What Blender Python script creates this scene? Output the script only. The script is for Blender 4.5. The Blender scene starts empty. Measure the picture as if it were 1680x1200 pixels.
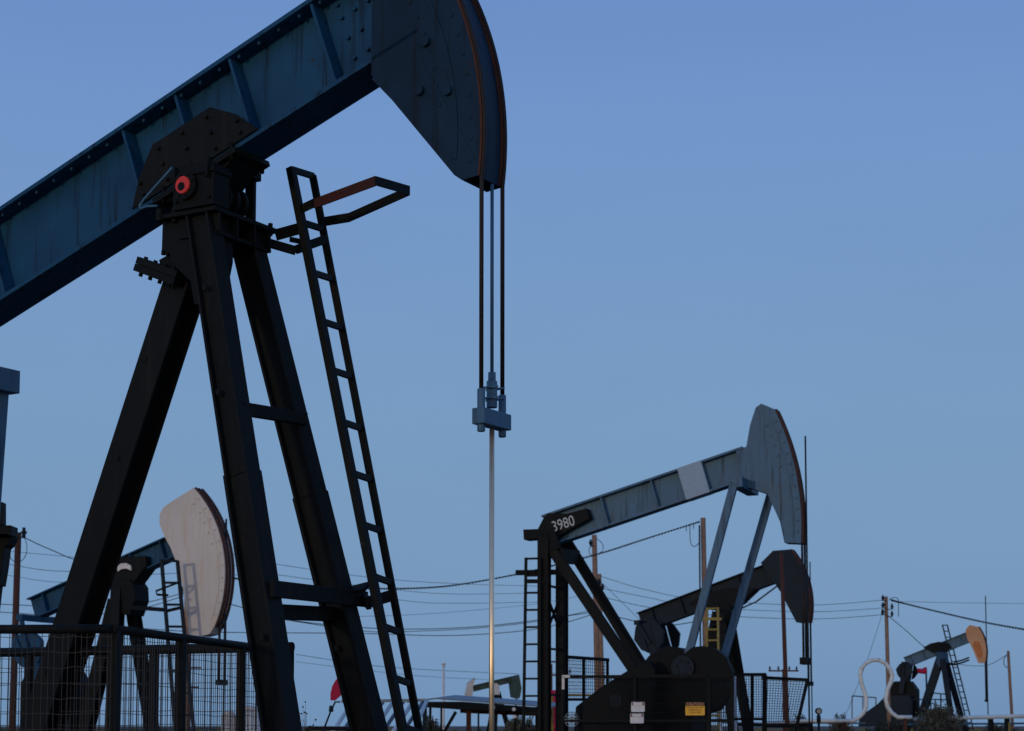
import bpy, bmesh, math, random
from mathutils import Vector, Matrix
R = math.radians
random.seed(7)
S = bpy.context.scene
C = S.collection

# ------------------------------------------------------------------ camera
FPX = 3000.0                       # focal length in photo pixels (photo is 1680 wide)
HZ = 1190.0                        # horizon row in the photo
TILT = R(5.0)
CAMZ = 1.62
cam_d = bpy.data.cameras.new('camera'); cam = bpy.data.objects.new('camera', cam_d); C.objects.link(cam)
cam.location = (0, 0, CAMZ); cam.rotation_euler = (R(90) + TILT, 0, 0)
cam_d.sensor_width = 36.0; cam_d.lens = FPX / 1680 * 36
SH = (HZ - 600) / FPX - math.tan(TILT)
cam_d.shift_y = SH * FPX / 1680
cam_d.clip_start = 0.1; cam_d.clip_end = 5000
cam_d.dof.use_dof = True; cam_d.dof.focus_distance = 11.0; cam_d.dof.aperture_fstop = 7.0
S.camera = cam
CF = Vector((0, math.cos(TILT), math.sin(TILT))); CU = Vector((0, -math.sin(TILT), math.cos(TILT)))
CAM = Vector((0, 0, CAMZ))
def ray(px, py):
    return Vector((1, 0, 0)) * ((px - 840) / FPX) + CU * ((600 - py) / FPX + SH) + CF
def P(px, py, Y):
    """point of the world at depth Y seen at photo pixel px,py"""
    d = ray(px, py)
    return CAM + d * (Y / d.y)

# ------------------------------------------------------------------ world, sun, exposure
w = bpy.data.worlds.new('World'); S.world = w; w.use_nodes = True
nt = w.node_tree; nt.nodes.clear()
N = nt.nodes.new; L = nt.links.new
tc = N('ShaderNodeTexCoord'); sx = N('ShaderNodeSeparateXYZ'); L(tc.outputs['Generated'], sx.inputs[0])
ramp = N('ShaderNodeValToRGB'); ramp.color_ramp.interpolation = 'B_SPLINE'
els = [(0.0, (.150, .272, .455)), (.05, (.172, .304, .500)), (.14, (.180, .318, .515)), (.24, (.176, .314, .550)),
       (.36, (.154, .288, .596)), (.60, (.10, .20, .46)), (1.0, (.06, .13, .33))]
cr = ramp.color_ramp
while len(cr.elements) < len(els): cr.elements.new(.5)
for e, (p, c) in zip(cr.elements, els): e.position = p; e.color = c + (1,)
L(sx.outputs['Z'], ramp.inputs[0])
sky = N('ShaderNodeTexSky'); sky.sky_type = 'NISHITA'; sky.sun_disc = False
SUN_EL, SUN_AZ = R(4.0), R(215)        # azimuth clockwise from +Y : low behind the camera, to the left
sky.sun_elevation = SUN_EL; sky.sun_rotation = SUN_AZ
skm = N('ShaderNodeVectorMath'); skm.operation = 'SCALE'; L(sky.outputs[0], skm.inputs[0]); skm.inputs['Scale'].default_value = 0.004
add = N('ShaderNodeVectorMath'); add.operation = 'ADD'; L(ramp.outputs[0], add.inputs[0]); L(skm.outputs[0], add.inputs[1])
nzs = N('ShaderNodeTexNoise'); nzs.inputs['Scale'].default_value = 5.; nzs.inputs['Detail'].default_value = 3
mps = N('ShaderNodeMapping'); mps.inputs['Scale'].default_value = (1, 1, 4); L(tc.outputs['Generated'], mps.inputs[0]); L(mps.outputs[0], nzs.inputs[0])
mrs = N('ShaderNodeMapRange'); mrs.inputs[3].default_value = .965; mrs.inputs[4].default_value = 1.035; L(nzs.outputs[0], mrs.inputs[0])
vms = N('ShaderNodeVectorMath'); vms.operation = 'SCALE'; L(add.outputs[0], vms.inputs[0]); L(mrs.outputs[0], vms.inputs['Scale'])
# afterglow low in the sky behind the camera
glow = N('ShaderNodeMapRange'); glow.inputs[1].default_value = -0.55; glow.inputs[2].default_value = -1.0; L(sx.outputs['Y'], glow.inputs[0])
lowm = N('ShaderNodeMapRange'); lowm.inputs[1].default_value = 0.40; lowm.inputs[2].default_value = 0.12; L(sx.outputs['Z'], lowm.inputs[0])
mul = N('ShaderNodeMath'); mul.operation = 'MULTIPLY'; L(glow.outputs[0], mul.inputs[0]); L(lowm.outputs[0], mul.inputs[1])
mx = N('ShaderNodeMixRGB'); L(mul.outputs[0], mx.inputs[0]); L(vms.outputs[0], mx.inputs[1]); mx.inputs[2].default_value = (1.35, .93, .56, 1)
bg = N('ShaderNodeBackground'); L(mx.outputs[0], bg.inputs[0]); bg.inputs[1].default_value = 1.0
wo = N('ShaderNodeOutputWorld'); L(bg.outputs[0], wo.inputs[0])
sun_d = bpy.data.lights.new('sun', 'SUN'); sun = bpy.data.objects.new('sun', sun_d); C.objects.link(sun)
sun_d.energy = 0.50; sun_d.color = (1, .80, .60); sun_d.angle = R(4)
sd = Vector((math.sin(SUN_AZ) * math.cos(SUN_EL), math.cos(SUN_AZ) * math.cos(SUN_EL), math.sin(SUN_EL)))
sun.rotation_euler = (-sd).to_track_quat('-Z', 'Y').to_euler()
S.view_settings.view_transform = 'Standard'; S.view_settings.look = 'None'
S.view_settings.exposure = 0; S.view_settings.gamma = 1

# ------------------------------------------------------------------ materials
def mat(name, c1, c2=None, rough=.6, metal=0., scale=6., bump=.0, spot=None, spot_amt=.62, stretch=None, spec=.4, streak=None):
    m = bpy.data.materials.new(name); m.use_nodes = True; t = m.node_tree; n = t.nodes; l = t.links
    b = n['Principled BSDF']; b.inputs['Roughness'].default_value = rough; b.inputs['Metallic'].default_value = metal
    b.inputs['Specular IOR Level'].default_value = spec
    co = n.new('ShaderNodeTexCoord'); mp = n.new('ShaderNodeMapping'); l.new(co.outputs['Object'], mp.inputs[0])
    if stretch: mp.inputs['Scale'].default_value = stretch
    nz = n.new('ShaderNodeTexNoise'); nz.inputs['Scale'].default_value = scale; nz.inputs['Detail'].default_value = 8; nz.inputs['Roughness'].default_value = .62
    l.new(mp.outputs[0], nz.inputs[0])
    r = n.new('ShaderNodeValToRGB'); r.color_ramp.elements[0].position = .35; r.color_ramp.elements[1].position = .68
    c2 = c2 or tuple(x * .6 for x in c1)
    r.color_ramp.elements[0].color = c2 + (1,); r.color_ramp.elements[1].color = c1 + (1,)
    l.new(nz.outputs[0], r.inputs[0]); out = r.outputs[0]
    if spot:
        n2 = n.new('ShaderNodeTexNoise'); n2.inputs['Scale'].default_value = scale * 2.3; n2.inputs['Detail'].default_value = 10; n2.inputs['Roughness'].default_value = .7
        l.new(mp.outputs[0], n2.inputs[0])
        r2 = n.new('ShaderNodeValToRGB'); r2.color_ramp.elements[0].position = spot_amt; r2.color_ramp.elements[1].position = spot_amt + .07
        l.new(n2.outputs[0], r2.inputs[0])
        k = n.new('ShaderNodeMixRGB'); l.new(r2.outputs[0], k.inputs[0]); l.new(out, k.inputs[1]); k.inputs[2].default_value = spot + (1,); out = k.outputs[0]
    if streak:
        mp3 = n.new('ShaderNodeMapping'); mp3.inputs['Scale'].default_value = (14, 14, .8); l.new(co.outputs['Object'], mp3.inputs[0])
        n3 = n.new('ShaderNodeTexNoise'); n3.inputs['Scale'].default_value = 1.1; n3.inputs['Detail'].default_value = 6; n3.inputs['Roughness'].default_value = .65; l.new(mp3.outputs[0], n3.inputs[0])
        r3 = n.new('ShaderNodeValToRGB'); r3.color_ramp.elements[0].position = .53; r3.color_ramp.elements[1].position = .68; l.new(n3.outputs[0], r3.inputs[0])
        k3 = n.new('ShaderNodeMixRGB'); l.new(r3.outputs[0], k3.inputs[0]); l.new(out, k3.inputs[1]); k3.inputs[2].default_value = streak + (1,); out = k3.outputs[0]
    l.new(out, b.inputs['Base Color'])
    rr = n.new('ShaderNodeMapRange'); rr.inputs[3].default_value = max(.05, rough - .12); rr.inputs[4].default_value = min(1, rough + .15)
    l.new(nz.outputs[0], rr.inputs[0]); l.new(rr.outputs[0], b.inputs['Roughness'])
    if bump:
        bp = n.new('ShaderNodeBump'); bp.inputs['Strength'].default_value = bump; bp.inputs['Distance'].default_value = .01
        l.new(nz.outputs[0], bp.inputs['Height']); l.new(bp.outputs[0], b.inputs['Normal'])
    return m
M = dict(
    black=mat('black_steel', (.0078, .0108, .0118), (.0048, .0070, .0080), .66, scale=5, bump=.4, streak=(.014, .014, .013), spot=(.060, .056, .050), spot_amt=.66, spec=.14),
    soot=mat('greasy_steel', (.0062, .0092, .0106), (.0042, .0062, .0072), .62, scale=9, bump=.6, spot=(.085, .085, .075), spot_amt=.70, spec=.12),
    navy=mat('dark_blue_steel', (.008, .078, .175), (.005, .050, .120), .5, scale=2.2, bump=.2, spot=(.022, .030, .040), spot_amt=.62, spec=.2, streak=(.003, .017, .036)),  # for black moving parts: sky behind their sweep mixed into the blue
    navyd=mat('deep_blue_black_steel', (.0045, .034, .075), (.003, .017, .040), .5, scale=2.2, bump=.2, spot=(.018, .018, .018), spot_amt=.62, spec=.16, streak=(.003, .009, .016)),  # same for the near head, with less sky mixed in
    peach=mat('sunbleached_orange_paint', (.58, .36, .22), (.48, .24, .11), .55, scale=1.2),
    navy2=mat('weathered_blue_steel', (.065, .165, .275), (.045, .125, .215), .5, scale=2.5, bump=.2, spot=(.05, .055, .06), spot_amt=.63, spec=.25, streak=(.018, .05, .085)),  # streaks are grime; the paler blue holds sky light behind moving parts
    slate=mat('dark_slate_steel', (.008, .022, .036), (.006, .013, .022), .6, scale=3, bump=.2, spot=(.03, .027, .025), spot_amt=.70, spec=.18),
    cream=mat('cream_paint', (.62, .61, .58), (.54, .53, .50), .55, scale=1.1, bump=.15, spot=(.30, .20, .13), spot_amt=.66, streak=(.56, .48, .37)),
    white=mat('white_paint', (.72, .72, .70), (.55, .55, .54), .5, scale=8),
    pale=mat('pale_blue_band', (.26, .40, .54), (.20, .32, .45), .5, scale=6),
    red=mat('red_paint', (.80, .040, .025), (.55, .028, .020), .4, scale=30),
    darkred=mat('dark_red_paint', (.055, .007, .006), (.034, .005, .005), .6, scale=9),
    rust=mat('rusty_steel', (.10, .035, .016), (.04, .015, .010), .8, scale=8, bump=.5),
    orange=mat('orange_paint', (.50, .17, .035), (.36, .10, .02), .5, scale=3),
    wood=mat('weathered_pole_wood', (.36, .235, .155), (.17, .10, .065), .85, scale=5, bump=.7, stretch=(6, 6, .7), spot=(.03, .018, .012), spot_amt=.62),
    wood2=mat('dark_pole_wood', (.10, .038, .022), (.05, .02, .014), .85, scale=5, bump=.7, stretch=(6, 6, .7)),
    brass=mat('polished_rod_steel', (1.0, .82, .56), (.97, .76, .50), .34, metal=.85, scale=4),
    galv=mat('galvanised_pipe', (.74, .82, .82), (.58, .67, .68), .42, metal=.1, scale=3, bump=.1),
    galvd=mat('dull_galvanised_sheet', (.20, .26, .31), (.12, .165, .20), .5, metal=.3, scale=2, bump=.1),
    yellow=mat('yellow_paint', (.30, .24, .035), (.14, .11, .02), .5, scale=12),
    signy=mat('sign_yellow', (.85, .46, .02), (.76, .40, .015), .5, scale=20),
    signw=mat('sign_white', (.68, .72, .74), (.56, .60, .64), .5, scale=20),
    ink=mat('sign_ink', (.035, .020, .012), None, .6),
    inkr=mat('sign_header_red', (.26, .06, .05), None, .6),
    inko=mat('sign_header_letters', (.90, .42, .25), None, .6),
    chalk=mat('white_chalk_paint', (.62, .68, .70), (.40, .45, .48), .8, scale=25),
    wire=mat('dark_wire', (.018, .024, .032), None, .6),
    cable=mat('greased_wire_rope', (.012, .008, .008), None, .6, scale=40, bump=.5),
    blueh=mat('blue_hose', (.05, .16, .28), (.03, .11, .2), .4),
    sock=mat('magenta_fabric', (.50, .012, .060), (.34, .008, .045), .8, scale=10),
    glass=mat('gauge_glass', (.25, .30, .30), (.2, .25, .25), .15),
    green=mat('faded_green_paint', (.055, .10, .085), (.035, .07, .06), .55, scale=3),
    dirt=mat('dry_dirt', (.13, .105, .075), (.055, .047, .036), .95, scale=.6, bump=.6, spot=(.06, .06, .04), spot_amt=.58),
    road=mat('lease_road', (.16, .135, .11), (.11, .092, .075), .95, scale=1.2, bump=.4),
    leaf=mat('dusty_leaf', (.15, .145, .095), (.080, .085, .055), .8, scale=9),
    leafd=mat('dark_leaf', (.045, .06, .035), (.025, .035, .022), .8, scale=9),
    twig=mat('dry_twig', (.06, .045, .03), None, .9),
)

# ------------------------------------------------------------------ mesh helpers (world coordinates)
def prism(bm, pts, ext):
    a = [bm.verts.new(p) for p in pts]; b = [bm.verts.new(Vector(p) + ext) for p in pts]
    n = len(a); bm.faces.new(a); bm.faces.new(b[::-1])
    for i in range(n): bm.faces.new((a[i], b[i], b[(i + 1) % n], a[(i + 1) % n]))
def frame_of(p0, p1, side):
    d = (p1 - p0).normalized(); s = Vector(side); s = (s - d * s.dot(d)).normalized()
    return d, s, d.cross(s)
def bar(bm, p0, p1, w_, h_, side=(0, 1, 0)):
    """rectangular bar: w_ along 'side', h_ across it"""
    p0 = Vector(p0); p1 = Vector(p1); d, s, t = frame_of(p0, p1, side)
    prism(bm, [p0 + s * (w_ / 2 * i) + t * (h_ / 2 * j) for i, j in ((-1, -1), (1, -1), (1, 1), (-1, 1))], p1 - p0)
def ibar(bm, p0, p1, w_, h_, side, tf=.02, tw=.016, k=1.0):
    """I section: flanges w_ wide (along side), h_ deep; k scales the far end"""
    p0 = Vector(p0); p1 = Vector(p1); d, s, t = frame_of(p0, p1, side)
    a, b, c = w_ / 2, h_ / 2, tw / 2
    prof = [(-a, -b), (a, -b), (a, -b + tf), (c, -b + tf), (c, b - tf), (a, b - tf), (a, b), (-a, b), (-a, b - tf), (-c, b - tf), (-c, -b + tf), (-a, -b + tf)]
    A = [bm.verts.new(p0 + s * x + t * y) for x, y in prof]; B = [bm.verts.new(p1 + (s * x + t * y) * k) for x, y in prof]
    n = len(A); bm.faces.new(A); bm.faces.new(B[::-1])
    for i in range(n): bm.faces.new((A[i], B[i], B[(i + 1) % n], A[(i + 1) % n]))
def cyl(bm, p0, p1, r, n=16, r2=None):
    p0 = Vector(p0); p1 = Vector(p1); r2 = r if r2 is None else r2
    d = (p1 - p0).normalized(); d_, s, t = frame_of(p0, p1, (0, 0, 1) if abs(d.z) < .9 else (1, 0, 0))
    A = []; B = []
    for i in range(n):
        q = 2 * math.pi * i / n; v = s * math.cos(q) + t * math.sin(q)
        A.append(bm.verts.new(p0 + v * r)); B.append(bm.verts.new(p1 + v * r2))
    bm.faces.new(A); bm.faces.new(B[::-1])
    for i in range(n): bm.faces.new((A[i], B[i], B[(i + 1) % n], A[(i + 1) % n])).smooth = True
def tube(bm, pts, r, n=8):
    pts = [Vector(p) for p in pts]; rings = []
    up = Vector((0, 0, 1)); s = None
    for i, p in enumerate(pts):
        d = (pts[min(i + 1, len(pts) - 1)] - pts[max(i - 1, 0)]).normalized()
        if s is None:
            s = d.cross(up) if abs(d.z) < .95 else d.cross(Vector((0, 1, 0)))
        s = (s - d * s.dot(d)).normalized(); t = d.cross(s)
        rings.append([bm.verts.new(p + (s * math.cos(2 * math.pi * k / n) + t * math.sin(2 * math.pi * k / n)) * r) for k in range(n)])
    for a, b in zip(rings, rings[1:]):
        for k in range(n): bm.faces.new((a[k], a[(k + 1) % n], b[(k + 1) % n], b[k])).smooth = True
    bm.faces.new(rings[0]); bm.faces.new(rings[-1][::-1])
def bolts(bm, c, ax, r, n, rb, ln):
    ax = ax.normalized(); d_, s, t = frame_of(Vector(c), Vector(c) + ax, (0, 0, 1))
    for i in range(n):
        q = 2 * math.pi * i / n + .3; o = Vector(c) + (s * math.cos(q) + t * math.sin(q)) * r
        cyl(bm, o, o + ax * ln, rb, 6)
def NB(): return bmesh.new()

ROOTM = {}
def tag(o, label, cat, group=None):
    o['label'] = label; o['category'] = cat
    if group: o['group'] = group
def thing(name, label, cat, loc=(0, 0, 0), rz=0, group=None):
    o = bpy.data.objects.new(name, None); C.objects.link(o); o.empty_display_size = .2
    o.location = loc; o.rotation_euler = (0, 0, rz); tag(o, label, cat, group)
    ROOTM[o.name] = Matrix.Translation(Vector(loc)) @ Matrix.Rotation(rz, 4, 'Z')
    return o
def rootm(o):
    while o.parent: o = o.parent
    return ROOTM.get(o.name, Matrix.Identity(4))
def part(name, bm, material, parent, label=None, bevel=0):
    m = rootm(parent) if parent else Matrix.Identity(4)
    bmesh.ops.recalc_face_normals(bm, faces=bm.faces[:])
    bmesh.ops.transform(bm, matrix=m.inverted(), verts=bm.verts[:])
    me = bpy.data.meshes.new(name); bm.to_mesh(me); bm.free(); me.materials.append(M[material])
    o = bpy.data.objects.new(name, me); C.objects.link(o); o.parent = parent
    if label: o['label'] = label
    if bevel:
        b = o.modifiers.new('edge', 'BEVEL'); b.width = bevel; b.segments = 2; b.limit_method = 'ANGLE'
    return o
def solo(name, bm, material, label, cat, base, group=None):
    """a thing that is one mesh, origin at its base"""
    bmesh.ops.recalc_face_normals(bm, faces=bm.faces[:])
    base = Vector(base); bmesh.ops.translate(bm, vec=-base, verts=bm.verts[:])
    me = bpy.data.meshes.new(name); bm.to_mesh(me); bm.free(); me.materials.append(M[material])
    o = bpy.data.objects.new(name, me); o.location = base; C.objects.link(o); tag(o, label, cat, group); return o
def structure(name, bm, material):
    me = bpy.data.meshes.new(name); bm.to_mesh(me); bm.free(); me.materials.append(M[material])
    o = bpy.data.objects.new(name, me); C.objects.link(o); o['kind'] = 'structure'; return o
def lettering(text, c, right, up, h, material, parent, name='lettering', width=None, ext=.002):
    """flat raised letters centred on world point c; right/up are unit vectors"""
    cu = bpy.data.curves.new(name, 'FONT'); cu.body = text; cu.align_x = 'CENTER'; cu.align_y = 'CENTER'; cu.size = 1; cu.extrude = 0
    tmp = bpy.data.objects.new('tmp', cu); C.objects.link(tmp); bpy.context.view_layer.update()
    me = bpy.data.meshes.new_from_object(tmp.evaluated_get(bpy.context.evaluated_depsgraph_get()))
    bpy.data.objects.remove(tmp); bpy.data.curves.remove(cu)
    xs = [v.co.x for v in me.vertices]; ys = [v.co.y for v in me.vertices]
    sy = h / (max(ys) - min(ys)); sxx = (width / (max(xs) - min(xs))) if width else sy
    cx_, cy_ = (max(xs) + min(xs)) / 2, (max(ys) + min(ys)) / 2
    right = right.normalized(); up = up.normalized(); inv = rootm(parent).inverted()
    for v in me.vertices: v.co = inv @ (Vector(c) + right * ((v.co.x - cx_) * sxx) + up * ((v.co.y - cy_) * sy))
    me.name = name; me.materials.clear(); me.materials.append(M[material])
    o = bpy.data.objects.new(name, me); C.objects.link(o); o.parent = parent; return o

class Unit:
    """working frame of one pumping unit: u along the beam (to the horsehead), w across it, z up"""
    def __init__(s, px, Y, beta):
        s.b = Vector((math.cos(R(beta)), -math.sin(R(beta)), 0)); s.a = Vector((math.sin(R(beta)), math.cos(R(beta)), 0))
        s.o = Vector(((px - 840) / FPX * Y, Y, 0)); s.rz = -R(beta)
    def at(s, px, py, w=0):
        d = ray(px, py); o = s.o + s.a * w
        return CAM + d * ((o - CAM).dot(s.a) / d.dot(s.a))
    def uz(s, px, py, w=0):
        p = s.at(px, py, w) - s.o; return p.dot(s.b), p.z
    def pt(s, u, w, z): return s.o + s.b * u + s.a * w + Vector((0, 0, z))
    def down(s, p, z=.3):
        return Vector((p.x, p.y, z))
    def ext(s, p0, p1, z):
        """carry the line p0-p1 on to height z"""
        k = (z - p0.z) / (p1.z - p0.z); return p0 + (p1 - p0) * k

# ------------------------------------------------------------------ the ground
bm = NB(); prism(bm, [(-1500, -60, -.5), (1500, -60, -.5), (1500, 3000, -.5), (-1500, 3000, -.5)], Vector((0, 0, .5)))
structure('ground', bm, 'dirt')
bm = NB(); prism(bm, [(-200, 118, .004), (260, 132, .004), (260, 139, .004), (-200, 125, .004)], Vector((0, 0, .02)))
structure('road', bm, 'road')

PJ = 'pumpjacks standing across the oil field'
# ================================================================== 1. the near pumpjack
U = Unit(352, 11.0, 30)
root = thing('pumpjack', 'huge black pumpjack close to the camera with its head raised out of frame', 'pumpjack', U.o, U.rz, PJ)
a, b, Z = U.a, U.b, Vector((0, 0, 1))
pu, pz = U.uz(352, 308, 0)
# base skid
bm = NB()
for w_ in (-.75, .75): ibar(bm, U.pt(-3.4, w_, .22), U.pt(1.2, w_, .22), .2, .3, a)
for u_ in (-3.2, -2.0, -.8, .3, 1.0): bar(bm, U.pt(u_, -.75, .2), U.pt(u_, .75, .2), .18, .2, Z)
part('base_skid', bm, 'black', root)
# legs of the samson post
n0 = U.at(331, 342, -.20); n1 = U.at(462, 1200, -.50)
f0 = U.at(402, 385, .20); f1 = U.at(606, 1200, .50)
r0 = U.at(306, 462, 0.0); r1 = U.at(68, 1200, 0.0)
for p0, p1, wd, k in ((n0, n1, .215, 1), (f0, f1, .215, 1), (r0, r1, .25, 1)):
    e = U.ext(p0, p1, .36); bm = NB(); rear = p0 is r0
    sx_, sy_, sd_ = (.20, .19, b) if rear else (.13, .168, a)
    km = p0.lerp(e, .385); ibar(bm, p0, km if not rear else e, sx_, sy_, sd_, .018, .05)
    if not rear:
        dd = (e - p0).normalized(); ibar(bm, km - dd * .02, e, sx_ * 1.07, sy_ * 1.07, sd_, .022, .05)
    dd = (e - p0).normalized(); so = b if rear else a
    for t_ in (.12, .27, .60, .78):   # short welded tabs and clips
        q = p0 + (e - p0) * t_ - a * (.097 if rear else .067) + b * random.uniform(-.05, .05)
        bar(bm, q - dd * .02, q + dd * .02, .03, .012, b)
    part('leg', bm, 'black', root, bevel=.004)
# cross braces between the front legs
def leg_at(p0, p1, py, side):  # point on leg axis at the photo row
    lo, hi = 0., 1.2
    for _ in range(40):
        t_ = (lo + hi) / 2; q = p0 + (p1 - p0) * t_ - CAM; v = q.dot(CU) / q.dot(CF); row = 600 - (v - SH) * FPX
        if row < py: lo = t_
        else: hi = t_
    return p0 + (p1 - p0) * lo
nA, fA = leg_at(n0, n1, 672, 0) + b * .06, leg_at(f0, f1, 690, 0) + b * .10
bm = NB(); bar(bm, nA, fA, .05, .075, b); part('cross_brace', bm, 'black', root, bevel=.003)
nB, fB = leg_at(n0, n1, 968, 0) + b * .11, leg_at(f0, f1, 982, 0) + b * .11
bm = NB(); bar(bm, nB - (fB - nB) * .05, fB + (fB - nB) * .22, .03, .095, b); part('cross_brace', bm, 'black', root, bevel=.003)
nC, fC = leg_at(n0, n1, 1002, 0) - b * .05, leg_at(f0, f1, 1008, 0) - b * .05
bm = NB(); bar(bm, nC, fC, .09, .085, b); part('cross_brace', bm, 'black', root, bevel=.003)
# post head: gusset box, rear knuckle with flanges, top plate
bm = NB()
prism(bm, [U.at(x, y, -.22) for x, y in ((270, 350), (350, 350), (350, 420), (334, 500), (318, 500), (312, 462), (279, 430), (279, 417), (266, 410), (267, 380))], a * .19)
part('post_head', bm, 'soot', root, bevel=.006)
bm = NB()
q0 = U.at(257, 437, 0); q1 = U.at(322, 461, 0); dn = (q1 - q0).normalized().cross(a); dn = dn if dn.z < 0 else -dn
bar(bm, q0, q1, .38, .044, a); bar(bm, q0 + dn * .046, q1 + dn * .046, .38, .046, a)
for k in range(4):
    for w_ in (-.14, .14):
        c = q0 + (q1 - q0) * (.08 + .24 * k) + a * w_; cyl(bm, c - dn * .036, c + dn * .092, .014, 6)
for w_ in (-.1, 0, .1): bar(bm, U.at(285, 440, 0) + a * w_ - dn * .05, U.at(300, 470, 0) + a * w_, .016, .1, a)
prism(bm, [U.at(x, y, -.17) for x, y in ((267, 352), (300, 352), (300, 417), (283, 414), (265, 411))], a * .34)
for k in range(3):
    c = U.at(268 + 7 * k, 411 + k, -.15); cyl(bm, c, c + Vector((0, 0, -.03)), .014, 6)
part('rear_flange', bm, 'soot', root, bevel=.003)
bm = NB()
zt = U.at(352, 344, -.28).z
uL = U.uz(262, 344, -.28)[0]; uR = U.uz(352, 344, -.28)[0]
prism(bm, [U.pt(uL, -.28, zt), U.pt(uR, -.28, zt), U.pt(uR, .34, zt), U.pt(uL + .05, .34, zt)], Z * .028)
prism(bm, [U.pt(uL + .12, -.24, zt - .13), U.pt(uR - .02, -.24, zt - .13), U.pt(uR - .02, .30, zt - .13), U.pt(uL + .12, .30, zt - .13)], Z * .024)
for w_ in (-.22, -.05, .12, .27): bar(bm, U.pt(uR - .05, w_, zt - .12), U.pt(uR - .05, w_, zt), .014, .09, a)
c = U.pt(uL - .005, -.27, zt + .02); cyl(bm, c - Z * .03, c + Z * .045, .028, 10)
c = U.pt(uR - .03, .3, zt + .03); cyl(bm, c - Z * .05, c + Z * .03, .016, 6)
c = U.pt(uL + .08, -.24, zt + .03); cyl(bm, c - Z * .05, c + Z * .04, .018, 6)
part('top_plate', bm, 'soot', root, bevel=.003)
# bearing: near block with red cap, shaft, far block
bm = NB()
bz0, bz1 = zt + .03, U.at(300, 271, -.30).z
x0, x1 = U.uz(284, 300, -.30)[0], U.uz(350, 300, -.30)[0]
prism(bm, [U.pt(x0, -.30, bz0), U.pt(x1, -.30, bz0), U.pt(x1, -.30, bz1 - .03), U.pt(x1 - .04, -.30, bz1), U.pt(x0 + .02, -.30, bz1), U.pt(x0, -.30, bz1 - .03)], a * .15)
prism(bm, [U.pt(x0 - .01, -.315, bz1 - .075), U.pt(x1 + .01, -.315, bz1 - .075), U.pt(x1 + .01, -.315, bz1 - .045), U.pt(x0 - .01, -.315, bz1 - .045)], a * .18)
for u_ in (x0 + .03, x1 - .03):
    c = U.pt(u_, -.325, bz1 - .06); cyl(bm, c - Z * .05, c + Z * .05, .014, 6)
    c = U.pt(u_, -.315, bz0 + .05); cyl(bm, c - a * .0, c + a * .02, .016, 6)
hb = part('bearing_housing', bm, 'soot', root, bevel=.005)
cc = U.at(303, 305, -.32); ring = NB()
cyl(ring, cc - a * .012, cc + a * .03, .085, 40); bolts(ring, cc - a * .012, -a, .070, 8, .008, .008)
part('cap_ring', ring, 'soot', hb)
disc = NB(); cyl(disc, cc - a * .024, cc, .052, 40); part('red_cap', disc, 'red', hb, 'round red bearing cap')
bm = NB(); ca = U.at(297, 306, -.345); cyl(bm, ca, ca + a * .03, .027, 20); part('grease_nipple', bm, 'soot', hb)
bm = NB()
cyl(bm, cc + a * .05, cc + a * .52, .075, 28)
for w_ in (.22, .30, .38, .46): cyl(bm, cc + a * w_, cc + a * (w_ + .035), .098, 28)
part('bearing_shaft', bm, 'soot', root)
bm = NB()
fz0, fz1 = zt + .028, U.at(405, 288, .26).z
u0 = U.uz(398, 300, .26)[0]; u1 = U.uz(416, 300, .26)[0]
prism(bm, [U.pt(u0 + .02, .26, fz0), U.pt(u1, .26, fz0), U.pt(u1, .26, fz1), U.pt(u0 + .02, .26, fz1)], a * .03)
prism(bm, [U.pt(u0 - .07, .22, fz1 - .035), U.pt(u1 + .015, .22, fz1 - .035), U.pt(u1 + .015, .22, fz1 + .015), U.pt(u0 - .07, .22, fz1 + .015)], a * .10)
prism(bm, [U.pt(u0 - .09, .20, fz1 + .017), U.pt(u1 - .03, .20, fz1 + .017), U.pt(u1 - .03, .20, fz1 + .03), U.pt(u0 - .09, .20, fz1 + .03)], a * .10)
part('bearing_bracket', bm, 'soot', root, bevel=.003)
# grease hose looping off the near side
bm = NB()
hp = [(283, 275), (268, 292), (250, 312), (236, 328), (229, 338), (231, 343), (240, 339), (258, 338)]
tube(bm, [U.at(x, y, -.30) for x, y in hp], .008, 8); part('grease_hose', bm, 'blueh', root)
bm = NB(); tube(bm, [U.at(x, y, -.05) for x, y in ((379, 384), (376, 394), (372, 402), (370, 410))], .007, 6); part('grease_hose', bm, 'blueh', root)
# walking beam (deep I section) tilted head-up
lo = [U.uz(x, y) for x, y in ((-95, 578), (345, 296), (628, 118))]
hi = [U.uz(x, y) for x, y in ((-60, 384), (345, 126), (575, -14))]
dl = Vector((lo[2][0] - lo[0][0], 0, lo[2][1] - lo[0][1])).normalized()
def line(pu_, pz_, s): return pu_ + dl.x * s, pz_ + dl.z * s
midu, midz = lo[1]; nrm = (-dl.z, dl.x); HB = .60
s0, s1 = -2.35, 1.72
pB = lambda s, h: (midu + dl.x * s + nrm[0] * h, midz + dl.z * s + nrm[1] * h)
bm = NB()
def slab(s_a, s_b, h_a, h_b, w0, w1):
    prism(bm, [U.pt(pB(s, h)[0], w0, pB(s, h)[1]) for s, h in ((s_a, h_a), (s_b, h_a), (s_b, h_b), (s_a, h_b))], a * (w1 - w0))
slab(s0, s1, .028, HB - .028, -.012, .012)
slab(s0, s1, 0, .028, -.135, .135); slab(s0, s1, HB - .028, HB, -.135, .135)
for s in (s0 + .05, -1.7, -.45, 0, .45, 1.1, s1 - .05):
    slab(s - .01, s + .01, .0281, HB - .0281, -.12, -.0121); slab(s - .01, s + .01, .0281, HB - .0281, .0121, .12)
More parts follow.
